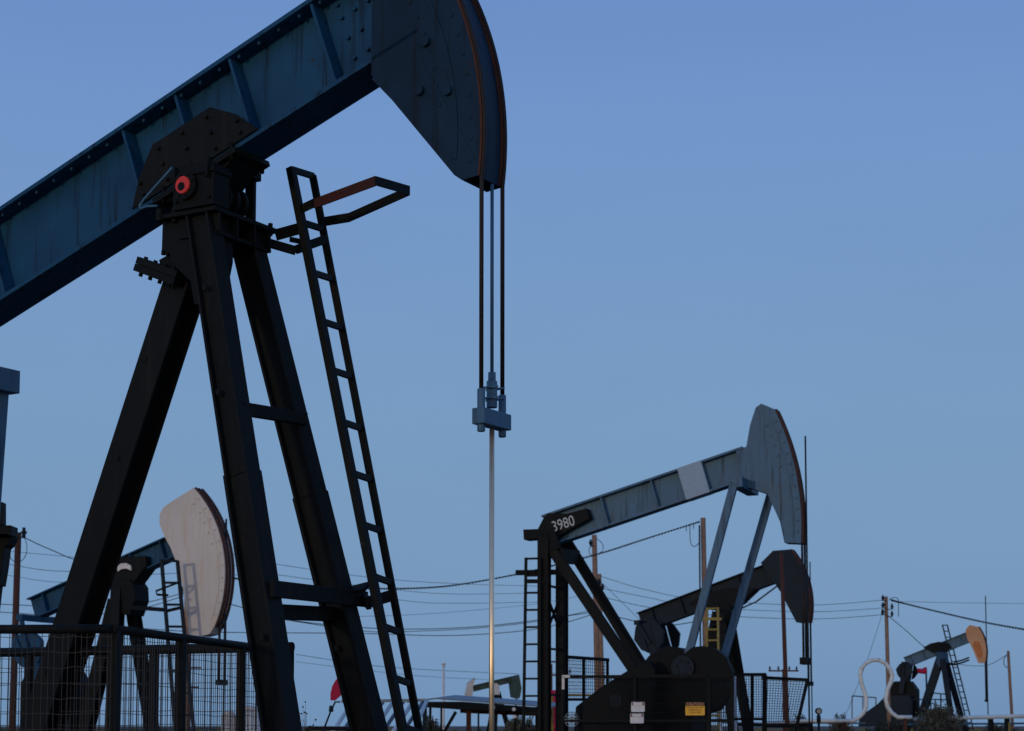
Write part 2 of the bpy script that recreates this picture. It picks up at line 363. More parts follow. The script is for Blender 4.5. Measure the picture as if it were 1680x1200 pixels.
for s in [-2.2 + .16 * i for i in range(24)]:
    for h_ in (HB,):
        for w_ in (-.09, .09):
            u_, z_ = pB(s, h_); cyl(bm, U.pt(u_, w_, z_ - .05), U.pt(u_, w_, z_ + .02), .011, 6)
for s in (1.22, 1.32, 1.42, 1.52, 1.62):
    for h_ in (.07, .16, .30, .44, .53):
        u_, z_ = pB(s, h_); c = U.pt(u_, -.012, z_); cyl(bm, c, c - a * .022, .014, 6)
wb = part('walking_beam', bm, 'navy', root, bevel=.003)
bm = NB()
slab(-.34, .34, -.035, -.001, -.17, .17)
prism(bm, [U.pt(pB(s, h)[0], -.13, pB(s, h)[1]) for s, h in ((-.28, -.036), (.28, -.036), (.12, -.11), (-.12, -.11))], a * .26)
for s in (-.28, -.1, .1, .28):
    for w_ in (-.15, .15):
        c = U.pt(pB(s, -.06)[0], w_, pB(s, -.06)[1]); cyl(bm, c, c + Vector((0, 0, .11)), .014, 6)
part('saddle', bm, 'soot', root)
bm = NB()  # added plate: darkens the beam where its sweep always overlaps
for w0, w1 in ((-.150, -.1355), (.1355, .150)):
    prism(bm, [U.pt(pB(s, h)[0], w0, pB(s, h)[1]) for s, h in ((-.52, .029), (.52, .029), (.40, .20), (.24, .34), (-.24, .34), (-.40, .20))], a * (w1 - w0))
for s in (-.40, -.2, 0, .2, .40):
    for h_ in ((.07, .15) if abs(s) > .3 else (.07, .18, .29)):
        u_, z_ = pB(s, h_); c = U.pt(u_, -.150, z_); cyl(bm, c, c - a * .02, .014, 6)
part('dark_centre_plate', bm, 'black', root, 'black plate added over the bearing to darken mid beam', bevel=.003)
# horsehead: circular face about the bearing
PV = (pu, pz)
hu, hz = U.uz(783, 288, -.135)
RH = math.hypot(hu - PV[0], hz - PV[1]); th0 = math.atan2(hz - PV[1], hu - PV[0]); th1 = th0 + R(62)
arc = [(PV[0] + RH * math.cos(th0 + (th1 - th0) * i / 40), PV[1] + RH * math.sin(th0 + (th1 - th0) * i / 40)) for i in range(41)]
back = [(hu - .10, hz - .012), U.uz(746, 288, -.13), U.uz(610, 124, -.13)]
bu, bzz = back[-1]
ee = pB(s1, HB); ea = arc[-1]
back += [(ee[0] - .12, ee[1] - .05), (ee[0] - .02, ee[1] + .18), (ea[0] - .16, ea[1] + .0)]
outl = arc + back[::-1]
bm = NB()
for w0 in (-.135, .12): prism(bm, [U.pt(u, w0, z) for u, z in outl], a * .015)
# face plate and inner ribs
for i in range(40):
    (ua, za), (ub, zb) = arc[i], arc[i + 1]
    k = (RH - .02) / RH
    ia = (PV[0] + (ua - PV[0]) * k, PV[1] + (za - PV[1]) * k); ib = (PV[0] + (ub - PV[0]) * k, PV[1] + (zb - PV[1]) * k)
    prism(bm, [U.pt(x, -.1149, z) for x, z in ((ua, za), (ub, zb), ib, ia)], a * .2298)
for p, q in zip(back[:3], back[1:3]):
    prism(bm, [U.pt(p[0], -.1149, p[1]), U.pt(q[0], -.1149, q[1]), U.pt(q[0] + .02, -.1149, q[1] + .006), U.pt(p[0] + .02, -.1149, p[1] + .006)], a * .2298)
bmesh.ops.remove_doubles(bm, verts=bm.verts[:], dist=1e-5)
for i in range(16):
    f_ = .04 + i * .06; th = th0 + (th1 - th0) * f_
    for rr_ in ((RH - .06, RH - .26) if i > 2 else (RH - .06,)): c = U.pt(PV[0] + rr_ * math.cos(th), -.13, PV[1] + rr_ * math.sin(th)); cyl(bm, c, c - a * .010, .012, 6)
for p_, q_ in (((612, 128), (742, 262)), ((690, 100), (778, 262))):
    A2, B2_ = U.at(*p_, -.134), U.at(*q_, -.134); bar(bm, A2, B2_, .008, .02, a)
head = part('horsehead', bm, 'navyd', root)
bm = NB()   # raised side lugs and edge strip on the near cheek
k1, k2 = (RH - .17) / RH, (RH - .145) / RH
for i in range(2, 38):
    (ua, za), (ub, zb) = arc[i], arc[i + 1]
    f = lambda u_, z_, k: (PV[0] + (u_ - PV[0]) * k, PV[1] + (z_ - PV[1]) * k)
    prism(bm, [U.pt(x, -.14, z) for x, z in (f(ua, za, k1), f(ub, zb, k1), f(ub, zb, k2), f(ua, za, k2))], a * .0099)
for (x, y) in ((700, 70), (736, 150), (690, 150)):
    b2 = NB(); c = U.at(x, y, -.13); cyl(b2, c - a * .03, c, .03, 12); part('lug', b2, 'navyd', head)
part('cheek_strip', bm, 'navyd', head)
for w_ in (-.128, -.098, .098, .128):
    bm = NB()
    for i in range(0, 40):
        (ua, za), (ub, zb) = arc[i], arc[i + 1]; k = (RH + .012) / RH
        f = lambda u_, z_: (PV[0] + (u_ - PV[0]) * k, PV[1] + (z_ - PV[1]) * k)
        prism(bm, [U.pt(x, w_ - .006, z) for x, z in ((ua, za), (ub, zb), f(ub, zb), f(ua, za))], a * .012)
    bmesh.ops.remove_doubles(bm, verts=bm.verts[:], dist=1e-5)
    part('cable_track', bm, 'rust', head)
# bridle, carrier bar and polished rod
zc = U.at(785, 688, -.07).z
for w_, x_ in ((-.115, 785), (.115, 820)):
    bm = NB(); k = (RH + .016) / RH
    pts = [(PV[0] + (u_ - PV[0]) * k, PV[1] + (z_ - PV[1]) * k) for u_, z_ in arc[::-1]]
    wv = [w_] * len(pts)
    um = pts[-1][0]
    tube(bm, [U.pt(p[0], w_, p[1]) for p in pts] + [U.pt(um, w_, pts[-1][1] - .1), U.pt(um, w_, zc)], .0125, 10)
    part('bridle_cable', bm, 'cable', root)
um = PV[0] + (hu - PV[0]) * (RH + .016) / RH
bm = NB()
prism(bm, [U.pt(um - .04, -.15, zc - .04), U.pt(um + .04, -.15, zc - .04), U.pt(um + .04, -.15, zc + .05), U.pt(um - .04, -.15, zc + .05)], a * .30)
for w_ in (-.115, .115): cyl(bm, U.pt(um, w_, zc - .08), U.pt(um, w_, zc + .16), .022, 12)
part('carrier_bar', bm, 'navy2', root, 'carrier bar with sky blue mixed into its colour', bevel=.006)
bm = NB(); cyl(bm, U.pt(um, 0, zc + .07), U.pt(um, 0, zc + .22), .03, 12); cyl(bm, U.pt(um, 0, zc + .222), U.pt(um, 0, zc + .27), .022, 8)
for w_ in (-.035, .035): cyl(bm, U.pt(um - .06, w_, zc + .12), U.pt(um + .06, w_, zc + .12), .008, 6); cyl(bm, U.pt(um - .06, w_, zc + .18), U.pt(um + .06, w_, zc + .18), .008, 6)
part('rod_clamp', bm, 'navy2', root, bevel=.003)
rod = thing('polished_rod', 'bright brass coloured polished rod hanging below the near horsehead cables', 'rod', U.pt(um, 0, 0), U.rz)
bm = NB(); cyl(bm, U.pt(um, 0, .7), U.pt(um, 0, zc - .051), .0145, 24); part('rod', bm, 'brass', rod)
bm = NB(); cyl(bm, U.pt(um, 0, zc + .272), U.pt(um, 0, hz - .02), .010, 12); part('upper_rod', bm, 'navy2', rod)
bm = NB(); cyl(bm, U.pt(um, 0, 0), U.pt(um, 0, .25), .14, 24); cyl(bm, U.pt(um, 0, .25), U.pt(um, 0, .30), .2, 24); cyl(bm, U.pt(um, 0, .3), U.pt(um, 0, .7), .06, 20)
cyl(bm, U.pt(um - .4, 0, .42), U.pt(um + .4, 0, .42), .04, 12); part('wellhead', bm, 'rust', rod)
# equalizer, pitmans, cranks and gearbox behind
ez = pB(s0 + .04, 0); bm = NB()
bar(bm, U.pt(ez[0], -.5, ez[1] - .2), U.pt(ez[0], .5, ez[1] - .2), .16, .2, Z)
cyl(bm, U.pt(ez[0], -.14, ez[1] - .08), U.pt(ez[0], .14, ez[1] - .08), .09, 20)
part('equalizer', bm, 'navy2', root, bevel=.005)
cz = 1.25; cu_ = ez[0] - .25
for w_ in (-.42, .42):
    bm = NB(); bar(bm, U.pt(ez[0], w_, ez[1] - .25), U.pt(cu_ + .05, w_, cz - .45), .07, .09, a); part('pitman', bm, 'navy2', root, bevel=.004)
for w_ in (-.48, .48):
    bm = NB(); bar(bm, U.pt(cu_, w_, cz + .22), U.pt(cu_ + .1, w_, cz - .95), .09, .3, a); cr_ = part('crank_arm', bm, 'soot', root, bevel=.01)
    bm = NB(); prism(bm, [U.pt(cu_ + x, w_ - .12, cz + z) for x, z in ((-.35, -.25), (-.2, -.75), (.1, -.93), (.42, -.7), (.45, -.2), (.2, -.12), (-.15, -.12))], a * .06); part('counterweight', bm, 'soot', cr_, bevel=.01)
bm = NB(); prism(bm, [U.pt(cu_ + x, -.38, z) for x, z in ((-.6, .4), (.7, .4), (.7, 1.2), (.35, 1.62), (-.35, 1.62), (-.6, 1.1))], a * .76); part('gearbox', bm, 'black', root, bevel=.02)
# ladder on the far front leg, with hoop
lad = [(n_, w_) for n_, w_ in ()]
wl, wr = .50, .78
LT, LB = U.at(477, 276, .42), U.at(661, 1200, .42)
RT, RB = U.at(513, 289, .72), U.at(688, 1200, .72)
LBx, RBx = U.ext(LT, LB, .45), U.ext(RT, RB, .45)
bm = NB(); bar(bm, LT, LBx, .052, .045, a); ld = part('ladder', bm, 'black', root, bevel=.003)
bm = NB(); bar(bm, LT, LBx, .05, .06, a)
bm.free()
bm = NB(); bar(bm, RT, RBx, .02, .05, a); part('stile', bm, 'black', ld, bevel=.003)
rows = [278, 365, 447, 527, 607, 692, 776, 860, 945, 1027, 1111, 1192]
rows += [1275, 1358, 1440]
for r_ in rows:
    p = leg_at(LT, LB + (LB - LT) * .5, r_, 0); q = leg_at(RT, RB + (RB - RT) * .5, r_ + 11, 0)
    if p.z < .5: break
    bm = NB(); bar(bm, p, q, .03, .036, b); part('rung', bm, 'black', ld)
# brackets
bm = NB()
pB1 = U.at(372, 379, .18); pB2 = U.at(486, 412, .40); bar(bm, pB1, pB2, .02, .06, b)
bar(bm, U.at(486, 410, .40), U.at(536, 392, .68), .02, .055, Z.cross(a))
bar(bm, U.at(452, 386, .36), U.at(492, 375, .46), .02, .07, Z.cross(a))
bar(bm, U.at(476, 393, .36), U.at(500, 398, .46), .02, .03, Z.cross(a))
part('ladder_bracket', bm, 'black', root, bevel=.002)
bm = NB()
bar(bm, U.at(548, 976, .5), U.at(604, 962, .47), .02, .09, Z.cross(a)); bar(bm, U.at(600, 990, .52), U.at(650, 975, .76), .02, .07, Z.cross(a))
bar(bm, fB + (fB - nB) * .2, U.at(604, 990, .5), .03, .08, b)
part('ladder_bracket', bm, 'black', root, bevel=.002)
# hoop (flat bar loop); widths follow the loop's own edge
def strap(bm, pts, h_, t_=.008):
    for p, q in zip(pts, pts[1:]):
        d = (q - p); s = Vector((d.y, -d.x, 0)).normalized()
        prism(bm, [p - Z * h_ / 2, q - Z * h_ / 2, q + Z * h_ / 2, p + Z * h_ / 2], s * t_)
hoopA = [U.at(x, y, w_) for x, y, w_ in ((492, 345, .44), (515, 334, .42), (615, 297, .40))]
hoopB = [U.at(x, y, w_) for x, y, w_ in ((615, 297, .40), (671, 313, .80))]
hoopC = [U.at(x, y, w_) for x, y, w_ in ((671, 313, .80), (572, 357, .80), (529, 364, .74))]
bm = NB(); strap(bm, hoopB, .058); strap(bm, hoopC, .060); strap(bm, hoopA[:2], .058)
hp_ = part('safety_hoop', bm, 'black', root)
bm = NB(); strap(bm, [hoopA[1], hoopA[2]], .062, -.011); part('painted_strap', bm, 'darkred', hp_, 'hoop side painted dark red')

# ================================================================== guard fences round the near unit
def mesh_fence(name, label, pts, z0, z1, post_at, dx=.032, dz=.072, rail=.022, post=.05, group='wire guard fences', material='black', sag=.006, midrail=None, cat='fence'):
    base = Vector((pts[0].x, pts[0].y, 0)); r = thing(name, label, cat, base, 0, group)
    bm = NB()
    for p, q in zip(pts, pts[1:]): cyl(bm, Vector((p.x, p.y, z1)), Vector((q.x, q.y, z1)), rail, 10)
    part('top_rail', bm, material, r)
    if z0 > .2:
        pass
    bm = NB()
    for p, q in zip(pts, pts[1:]): cyl(bm, Vector((p.x, p.y, z0)), Vector((q.x, q.y, z0)), rail, 10)
    part('bottom_rail', bm, material, r)
    for (seg, t_) in post_at:
        p, q = pts[seg], pts[seg + 1]; c = p.lerp(q, t_); d = (q - p).normalized()
        bm = NB(); bar(bm, Vector((c.x, c.y, 0)), Vector((c.x, c.y, z1)), post, post * .8, d); part('post', bm, material, r)
    bm = NB()
    for p, q in zip(pts, pts[1:]):
        ln = (Vector((q.x, q.y, 0)) - Vector((p.x, p.y, 0))).length; n = int(ln / dx); m = int((z1 - z0) / dz); d = (q - p); d.z = 0; d.normalize(); s = Vector((d.y, -d.x, 0))
        for i in range(n + 1):
            t_ = min(1, (i + random.uniform(-.22, .22) * (i % 3 == 0)) * dx / ln); t_ = max(0, t_); c = p.lerp(q, t_)
            o = random.uniform(-sag, sag)
            bar(bm, Vector((c.x, c.y, z0)), Vector((c.x + d.x * o, c.y + d.y * o, z1 + (.012 if rail > .015 else 0))), .0028 * rail / .022, .0028 * rail / .022, d)
        for j in range(1, m + 1):
            zz = z0 + (z1 - z0) * j / (m + .5)
            pp = [Vector((p.lerp(q, k / 12).x, p.lerp(q, k / 12).y, zz + random.uniform(-sag, sag) * .8)) for k in range(13)]
            for u_, v_ in zip(pp, pp[1:]): bar(bm, u_, v_, .0028 * rail / .022, .0028 * rail / .022, Z)
    part('wire_mesh', bm, 'wire', r)
    return r
ZF = CAMZ + .455
def onrow(px, py, z):
    d = ray(px, py); return CAM + d * ((z - CAMZ) / d.z)
nf = [onrow(-60, 1033, ZF), onrow(183, 1032, ZF), onrow(424, 1063, ZF)]
mesh_fence('guard_fence', 'black wire mesh guard fence in front of the near pumpjack rear leg, the closer one', nf, .35, ZF, [(0, .05), (1, .02), (1, .42), (1, .86)], group='wire guard fences of the near pumpjack')
ff = [onrow(-60, 1075, ZF), onrow(480, 1065, ZF)]
mesh_fence('guard_fence', 'black wire mesh guard fence behind the near pumpjack rear leg, the farther one', ff, .35, ZF + .012, [(0, .215), (0, .60), (0, .99)], dx=.045, dz=.085, rail=.030, group='wire guard fences of the near pumpjack')

# ================================================================== 2. smaller pumpjacks
def px_r(D, px): return px * D / FPX
def head_poly(V, r, pts_px, wd, material, w_face='rust', back_w=None, name='horsehead'):
    bm = NB(); prism(bm, [V.at(x, y, -wd / 2) for x, y in pts_px], V.a * wd)
    return part(name, bm, material, r, bevel=.01)
def legs(V, r, specs, material='black'):
    for (x0_, y0_, x1_, y1_, w0, w1, wid) in specs:
        p = V.at(x0_, y0_, w0); q = V.at(x1_, y1_, w1); e = V.ext(p, q, .3)
        bm = NB(); ibar(bm, p, e, wid, wid * .9, V.b, .018, .03); part('leg', bm, material, r)
def ladder(V, r, lt, lb, rt, rb, wl_, wr_, pitch, material='black', st=.05, first=0, zmin=.6):
    A, B_ = V.at(*lt, wl_), V.at(*lb, wl_); D_, E = V.at(*rt, wr_), V.at(*rb, wr_)
    Ax, Dx = V.ext(A, B_, zmin), V.ext(D_, E, zmin)
    bm = NB(); bar(bm, A, Ax, st, st, V.a); bar(bm, D_, Dx, st, st, V.a); ld_ = part('ladder', bm, material, r)
    z = A.z - st / 2 - first; i = 0
    while z > zmin + .1 and i < 20:
        bm = NB(); ka = (z - A.z) / (Ax.z - A.z); kd = (z - D_.z) / (Dx.z - D_.z)
        bar(bm, A.lerp(Ax, max(0, ka)), D_.lerp(Dx, max(0, kd)), st * .8, st * .8, V.b); part('rung', bm, material, ld_)
        z -= pitch; i += 1
    return ld_
def beam(V, r, p0, p1, h, wd, material, name='walking_beam'):
    """I beam between two photo points on the unit's centre plane"""
    A, B_ = V.at(*p0), V.at(*p1); bm = NB(); ibar(bm, A, B_, wd, h, V.a, .03, .03)
    d, s, t = frame_of(A, B_, V.a)
    for k in (.1, .3, .5, .7, .9):
        c = A.lerp(B_, k); bar(bm, c - t * (h / 2 - .031), c + t * (h / 2 - .031), wd * .9, .02, V.a)
    return part(name, bm, material, r)
def hang(V, r, px, py0, py1, wd, rad, top, label=None, rodname='polished_rod'):
    """two cables and a carrier bar hanging from the head at photo column px"""
    for w_ in (-wd, wd):
        u_, z0_ = V.uz(px, py0, 0); _, z1_ = V.uz(px, py1, 0)
        bm = NB(); cyl(bm, V.pt(u_, w_, z1_), V.pt(u_, w_, z0_), rad, 8); part('bridle_cable', bm, 'cable', r)
    bm = NB(); bar(bm, V.pt(u_, -wd * 1.4, z1_), V.pt(u_, wd * 1.4, z1_), .12, .12, Z); part('carrier_bar', bm, 'black', r)
    rd = thing(rodname, label, 'rod', V.pt(u_, 0, 0), V.rz, 'polished rods over the distant wells')
    bm = NB(); _, zt_ = V.uz(px, top, 0); cyl(bm, V.pt(u_ + .06, 0, .8), V.pt(u_ + .06, 0, zt_), rad * .75, 8); part('rod', bm, 'slate', rd)
    bm = NB(); cyl(bm, V.pt(u_ + .06, 0, 0), V.pt(u_ + .06, 0, .8), .12, 12); part('wellhead', bm, 'rust', rd)
def skid(V, r, u0_, u1_):
    bm = NB()
    for w_ in (-.8, .8): ibar(bm, V.pt(u0_, w_, .15), V.pt(u1_, w_, .15), .2, .28, V.a)
    k = u0_ + .2
    while k < u1_: bar(bm, V.pt(k, -.8, .15), V.pt(k, .8, .15), .15, .15, Z); k += 1.2
    part('base_skid', bm, 'black', r)
def crankset(V, r, cx, cy, arm, ang, pin_to, material='slate', wts=(.42, .3), w_=.6):
    """gearbox centre at photo cx,cy; arm metres; ang degrees; pitmans run from the pin to local pin_to"""
    cu, cz_ = V.uz(cx, cy, 0); ca, sa = math.cos(R(ang)), math.sin(R(ang))
    for sgn in (-1, 1):
        ww = w_ * sgn; bm = NB()
        bar(bm, V.pt(cu - ca * .2, ww, cz_ - sa * .2), V.pt(cu + ca * (arm + .45), ww, cz_ + sa * (arm + .45)), .1, .26, V.a)
        ck = part('crank_arm', bm, material, r, bevel=.01)
        bm = NB(); c1, s1_ = V.pt(cu + ca * (arm + .05), ww + .08 * sgn, cz_ + sa * (arm + .05)), 0
        ax = V.b * ca + Z * sa; tx = V.b * -sa + Z * ca
        for side in (-1, 1):
            prism(bm, [c1 + ax * x + tx * (side * y) for x, y in ((-wts[0], .14), (-wts[0] * .7, wts[1]), (0, wts[1] + .14), (wts[0] * .7, wts[1]), (wts[0], .14))], V.a * .14)
        part('counterweight', bm, material, ck, bevel=.01)
        bm = NB(); bar(bm, V.pt(cu + ca * arm * .8, ww + .12 * sgn, cz_ + sa * arm * .8), V.pt(pin_to[0], ww + .12 * sgn, pin_to[1]), .07, .09, V.a); part('pitman', bm, material, r)
    bm = NB(); bar(bm, V.pt(pin_to[0], -w_ - .2, pin_to[1]), V.pt(pin_to[0], w_ + .2, pin_to[1]), .14, .16, Z); part('equalizer', bm, material, r)
    bm = NB(); prism(bm, [V.pt(cu + x, -.4, z) for x, z in ((-.7, .3), (.7, .3), (.7, cz_), (.4, cz_ + .42), (-.4, cz_ + .42), (-.7, cz_))], V.a * .8); part('gearbox', bm, 'black', r, bevel=.02)
    return cu, cz_
def circ_head(V, r, pivot, tip, span, wd, material, back, cap=.2):
    """horsehead whose face is an arc about pivot, starting at photo point tip and rising span degrees; back = photo points of the rear edge, lowest first"""
    pu_, pz_ = V.uz(*pivot); tu, tz = V.uz(*tip); Rh = math.hypot(tu - pu_, tz - pz_); t0 = math.atan2(tz - pz_, tu - pu_)
    sg = 1 if tu > pu_ else -1
    ar = [(pu_ + Rh * math.cos(t0 + sg * R(span) * i / 24), pz_ + Rh * math.sin(t0 + sg * R(span) * i / 24)) for i in range(25)]
    bk = [V.uz(*p) for p in back]
    bm = NB(); prism(bm, [V.pt(u, -wd / 2, z) for u, z in ar + bk[::-1]], V.a * wd)
    for i in range(2, 24, 2):
        for k in ((1 - .07 / Rh, 1 - .24 / Rh) if i > 12 else (1 - .07 / Rh,)):
            u, z = pu_ + (ar[i][0] - pu_) * k, pz_ + (ar[i][1] - pz_) * k; cyl(bm, V.pt(u, -wd / 2, z), V.pt(u, -wd / 2 - .025, z), .022, 6)
    for (ua, za), (ub, zb) in zip(ar[1:-2], ar[2:-1]):
        f = lambda u_, z_, k: (pu_ + (u_ - pu_) * k, pz_ + (z_ - pz_) * k)
        prism(bm, [V.pt(x, -wd / 2 - .012, z) for x, z in (f(ua, za, 1 - .13 / Rh), f(ub, zb, 1 - .13 / Rh), f(ub, zb, 1 - .155 / Rh), f(ua, za, 1 - .155 / Rh))], V.a * .0115)
    h = part('horsehead', bm, material, r)
    bm = NB()
    for w_ in (-wd * .42, -wd * .1, wd * .25):
        for (ua, za), (ub, zb) in zip(ar, ar[1:]):
            k = (Rh + .03) / Rh; f = lambda u_, z_: (pu_ + (u_ - pu_) * k, pz_ + (z_ - pz_) * k)
            prism(bm, [V.pt(x, w_, z) for x, z in ((ua, za), (ub, zb), f(ub, zb), f(ua, za))], V.a * (wd * .17))
    part('cable_track', bm, 'rust', h)
    return ar, h

# ---- unit with the pivot at its tail (numbered beam) and the signs
V = Unit(893, 33.0, 20); r2 = thing('pumpjack', 'dark pumpjack numbered 3980 hinged at its left end behind the caution sign', 'pumpjack', V.o, V.rz, PJ)
skid(V, r2, -.6, 5.0)
legs(V, r2, [(893, 885, 893, 1195, -.45, -.45, .20), (922, 905, 922, 1195, .45, .45, .19)])
bm = NB()
for (x0_, y0_, x1_, y1_, w0, w1) in ((900, 893, 1048, 1112, -.42, -.42), (927, 884, 1056, 1096, .42, .42)):
    p, q = V.at(x0_, y0_, w0), V.at(x1_, y1_, w1); bm = NB(); ibar(bm, p, V.ext(p, q, .3), .175, .13, V.b, .02, .05); part('brace_leg', bm, 'black', r2)
bm = NB(); prism(bm, [V.at(x, y, -.5) for x, y in ((885, 895), (882, 878), (890, 868), (905, 866), (912, 876), (918, 900), (903, 905))], V.a * .1)
prism(bm, [V.at(x, y, .4) for x, y in ((908, 890), (907, 878), (912, 875), (930, 875), (936, 881), (938, 892), (925, 908))], V.a * .1)
bar(bm, V.at(892, 884, -.5), V.at(928, 884, .5), .2, .2, Z); part('post_head', bm, 'soot', r2, bevel=.01)
bm = NB(); bar(bm, V.at(915, 912, -.42), V.at(945, 915, .42), .16, .25, V.b); part('cross_brace', bm, 'black', r2)
for (x0_, y0_, x1_, y1_) in ((903, 962, 916, 965), (903, 1065, 916, 1066), (900, 985, 917, 1030), (917, 985, 900, 1030), (903, 1140, 916, 1141)):
    bm = NB(); bar(bm, V.at(x0_, y0_, -.42), V.at(x1_, y1_, .42), .04, .04, V.b); part('cross_brace', bm, 'black', r2)
ladder(V, r2, (863, 915), (859, 1190), (886, 915), (886, 1190), -.62, -.60, .305, st=.045, zmin=.8)
bm = NB(); bar(bm, V.at(846, 940, -.62), V.at(914, 939, -.3), .09, .09, Z); part('platform_rail', bm, 'black', r2)
bm = NB(); bar(bm, V.at(861, 954, -.62), V.at(900, 954, -.52), .07, .07, Z); part('platform_rail', bm, 'black', r2)
BA, BB = (899, 872), (1228, 760)
bm = NB(); A_, B_ = V.at(*BA), V.at(*BB); ibar(bm, A_, B_, .3, .58, V.a, .035, .03)
d, s, t = frame_of(A_, B_, V.a)
for k in (.3, .55, .8, .97):
    c = A_.lerp(B_, k); bar(bm, c - t * .25, c + t * .25, .28, .02, V.a)
wb2 = part('walking_beam', bm, 'navy2', r2)
bm = NB()
prism(bm, [V.at(x, y, -.19) for x, y in ((880, 872), (893, 847), (899, 842), (930, 843), (962, 834), (968, 851), (930, 872), (905, 889), (890, 888))], V.a * .38)
prism(bm, [V.at(x, y, -.15) for x, y in ((858, 869), (884, 868), (884, 884), (859, 886))], V.a * .30)
cyl(bm, V.at(889, 877, -.25), V.at(889, 877, -.25) + V.a * .5, .10, 20)
tb = part('tail_block', bm, 'black', r2, bevel=.01)
c = V.at(924, 859, -.195); rgt = (V.at(944, 853, -.195) - V.at(904, 866, -.195)).normalized(); upv = rgt.cross(V.a) * -1
if upv.z < 0: upv = -upv
lettering('3980', c, rgt, upv, .19, 'chalk', tb, width=.42)
# pale band painted round the beam
cA, cB = A_.lerp(B_, .685), A_.lerp(B_, .80); bm = NB()
bar(bm, cA, cB, .306, .588, V.a); part('painted_band', bm, 'pale', wb2, 'pale blue band round the beam')
ar, h2 = circ_head(V, r2, (889, 876), (1317, 893), 29, .34, 'navy2', [(1290, 892), (1283, 858), (1262, 812), (1226, 800), (1213, 742), (1228, 735), (1234, 700), (1243, 672), (1252, 665)])
hang(V, r2, 1318, 893, 1085, .12, .02, 716, 'thin dark rod above the cables of the numbered pumpjack')
# pitmans to the crank between
pa, pb_ = V.uz(1222, 800), V.uz(1262, 815)
for w_, (x0_, y0_, x1_, y1_) in ((-.6, (1205, 792, 1128, 1080)), (.6, (1266, 806, 1186, 1085))):
    bm = NB(); bar(bm, V.at(x0_, y0_, w_), V.at(x1_, y1_, w_), .1, .13, V.a); part('pitman', bm, 'navy2', r2)
bm = NB(); bar(bm, V.pt(pa[0], -.65, pa[1] + .02), V.pt(pa[0], .65, pa[1] + .02), .18, .2, Z); part('equalizer', bm, 'navy2', r2)
# gearbox, crank weights and belt guard: one dark mass low down
bm = NB(); prism(bm, [V.at(x, y, -.45) for x, y in ((1052, 1200), (1052, 1090), (1066, 1075), (1082, 1064), (1096, 1060), (1112, 1062), (1126, 1070), (1134, 1085), (1136, 1200))], V.a * .9)
part('gearbox', bm, 'soot', r2, bevel=.02)
bm = NB(); prism(bm, [V.at(x, y, -.72) for x, y in ((1108, 1105), (1118, 1076), (1136, 1062), (1152, 1060), (1172, 1064), (1190, 1078), (1200, 1100), (1200, 1135), (1180, 1165), (1150, 1175), (1122, 1160), (1110, 1135))], V.a * .22)
cr2 = part('crank_arm', bm, 'soot', r2, bevel=.01)
bm = NB(); c = V.at(1121, 1095, -.74); cyl(bm, c, c - V.a * .05, .2, 28); bolts(bm, c - V.a * .05, -V.a, .12, 6, .025, .03); part('crank_hub', bm, 'slate', cr2)
bm = NB(); prism(bm, [V.at(x, y, .5) for x, y in ((1108, 1105), (1118, 1080), (1136, 1066), (1160, 1064), (1185, 1080), (1195, 1110), (1180, 1165), (1150, 1175), (1122, 1160))], V.a * .22)
part('crank_arm', bm, 'soot', r2, bevel=.01)
bm = NB(); prism(bm, [V.at(x, y, -.95) for x, y in ((940, 1210), (944, 1160), (985, 1128), (1030, 1100), (1062, 1082), (1075, 1100), (1070, 1210))], V.a * .28)
bg2 = part('belt_guard', bm, 'soot', r2, bevel=.02)
bm = NB(); c = V.at(1010, 1150, -.97); cyl(bm, c, c + V.a * .03, .115, 28); cyl(bm, c - V.a * .02, c, .04, 16); part('sheave', bm, 'slate', bg2)
bm = NB(); c = V.at(938, 1181, -1.0)
for rr_ in (.13, .09, .05):
    n_ = 28; tube(bm, [c + (V.b * math.cos(2 * math.pi * i / n_) + Z * math.sin(2 * math.pi * i / n_)) * rr_ for i in range(n_ + 1)], .008, 6)
for i in range(6):
    q = math.pi * i / 6; v = (V.b * math.cos(q) + Z * math.sin(q)) * .13; bar(bm, c - v, c + v, .012, .012, V.a)
part('round_grille', bm, 'galvd', bg2)
# guard fence of that unit with the signs
g0, g1 = V.at(923, 1111, -1.5), V.at(1202, 1109, -1.5); zg = g0.z
gf = thing('guard_fence', 'low dark guard fence carrying the yellow caution sign and two white notices', 'fence', (g0.x, g0.y, 0), 0, 'guard fences of the numbered pumpjack')
bm = NB(); bar(bm, Vector((g0.x, g0.y, zg)), Vector((g1.x, g1.y, zg)), .05, .05, Z); part('top_rail', bm, 'black', gf)
bm = NB(); zm = V.at(1000, 1183, -1.5).z; bar(bm, Vector((g0.x, g0.y, zm)), Vector((g1.x, g1.y, zm)), .04, .04, Z); part('middle_rail', bm, 'black', gf)
for x in (923, 1042, 1163, 1201):
    p = V.at(x, 1111, -1.5); bm = NB(); bar(bm, (p.x, p.y, 0), (p.x, p.y, zg), .05, .05, V.a); part('post', bm, 'black', gf)
bm = NB(); p = V.at(924, 1112, -1.53); bar(bm, p + Z * .03, p - Z * .2, .045, .012, V.b); bar(bm, p - V.b * .02 + Z * .02, p + V.b * .12 + Z * .02, .012, .045, V.a); part('painted_corner', bm, 'white', gf, 'white painted corner of the fence')
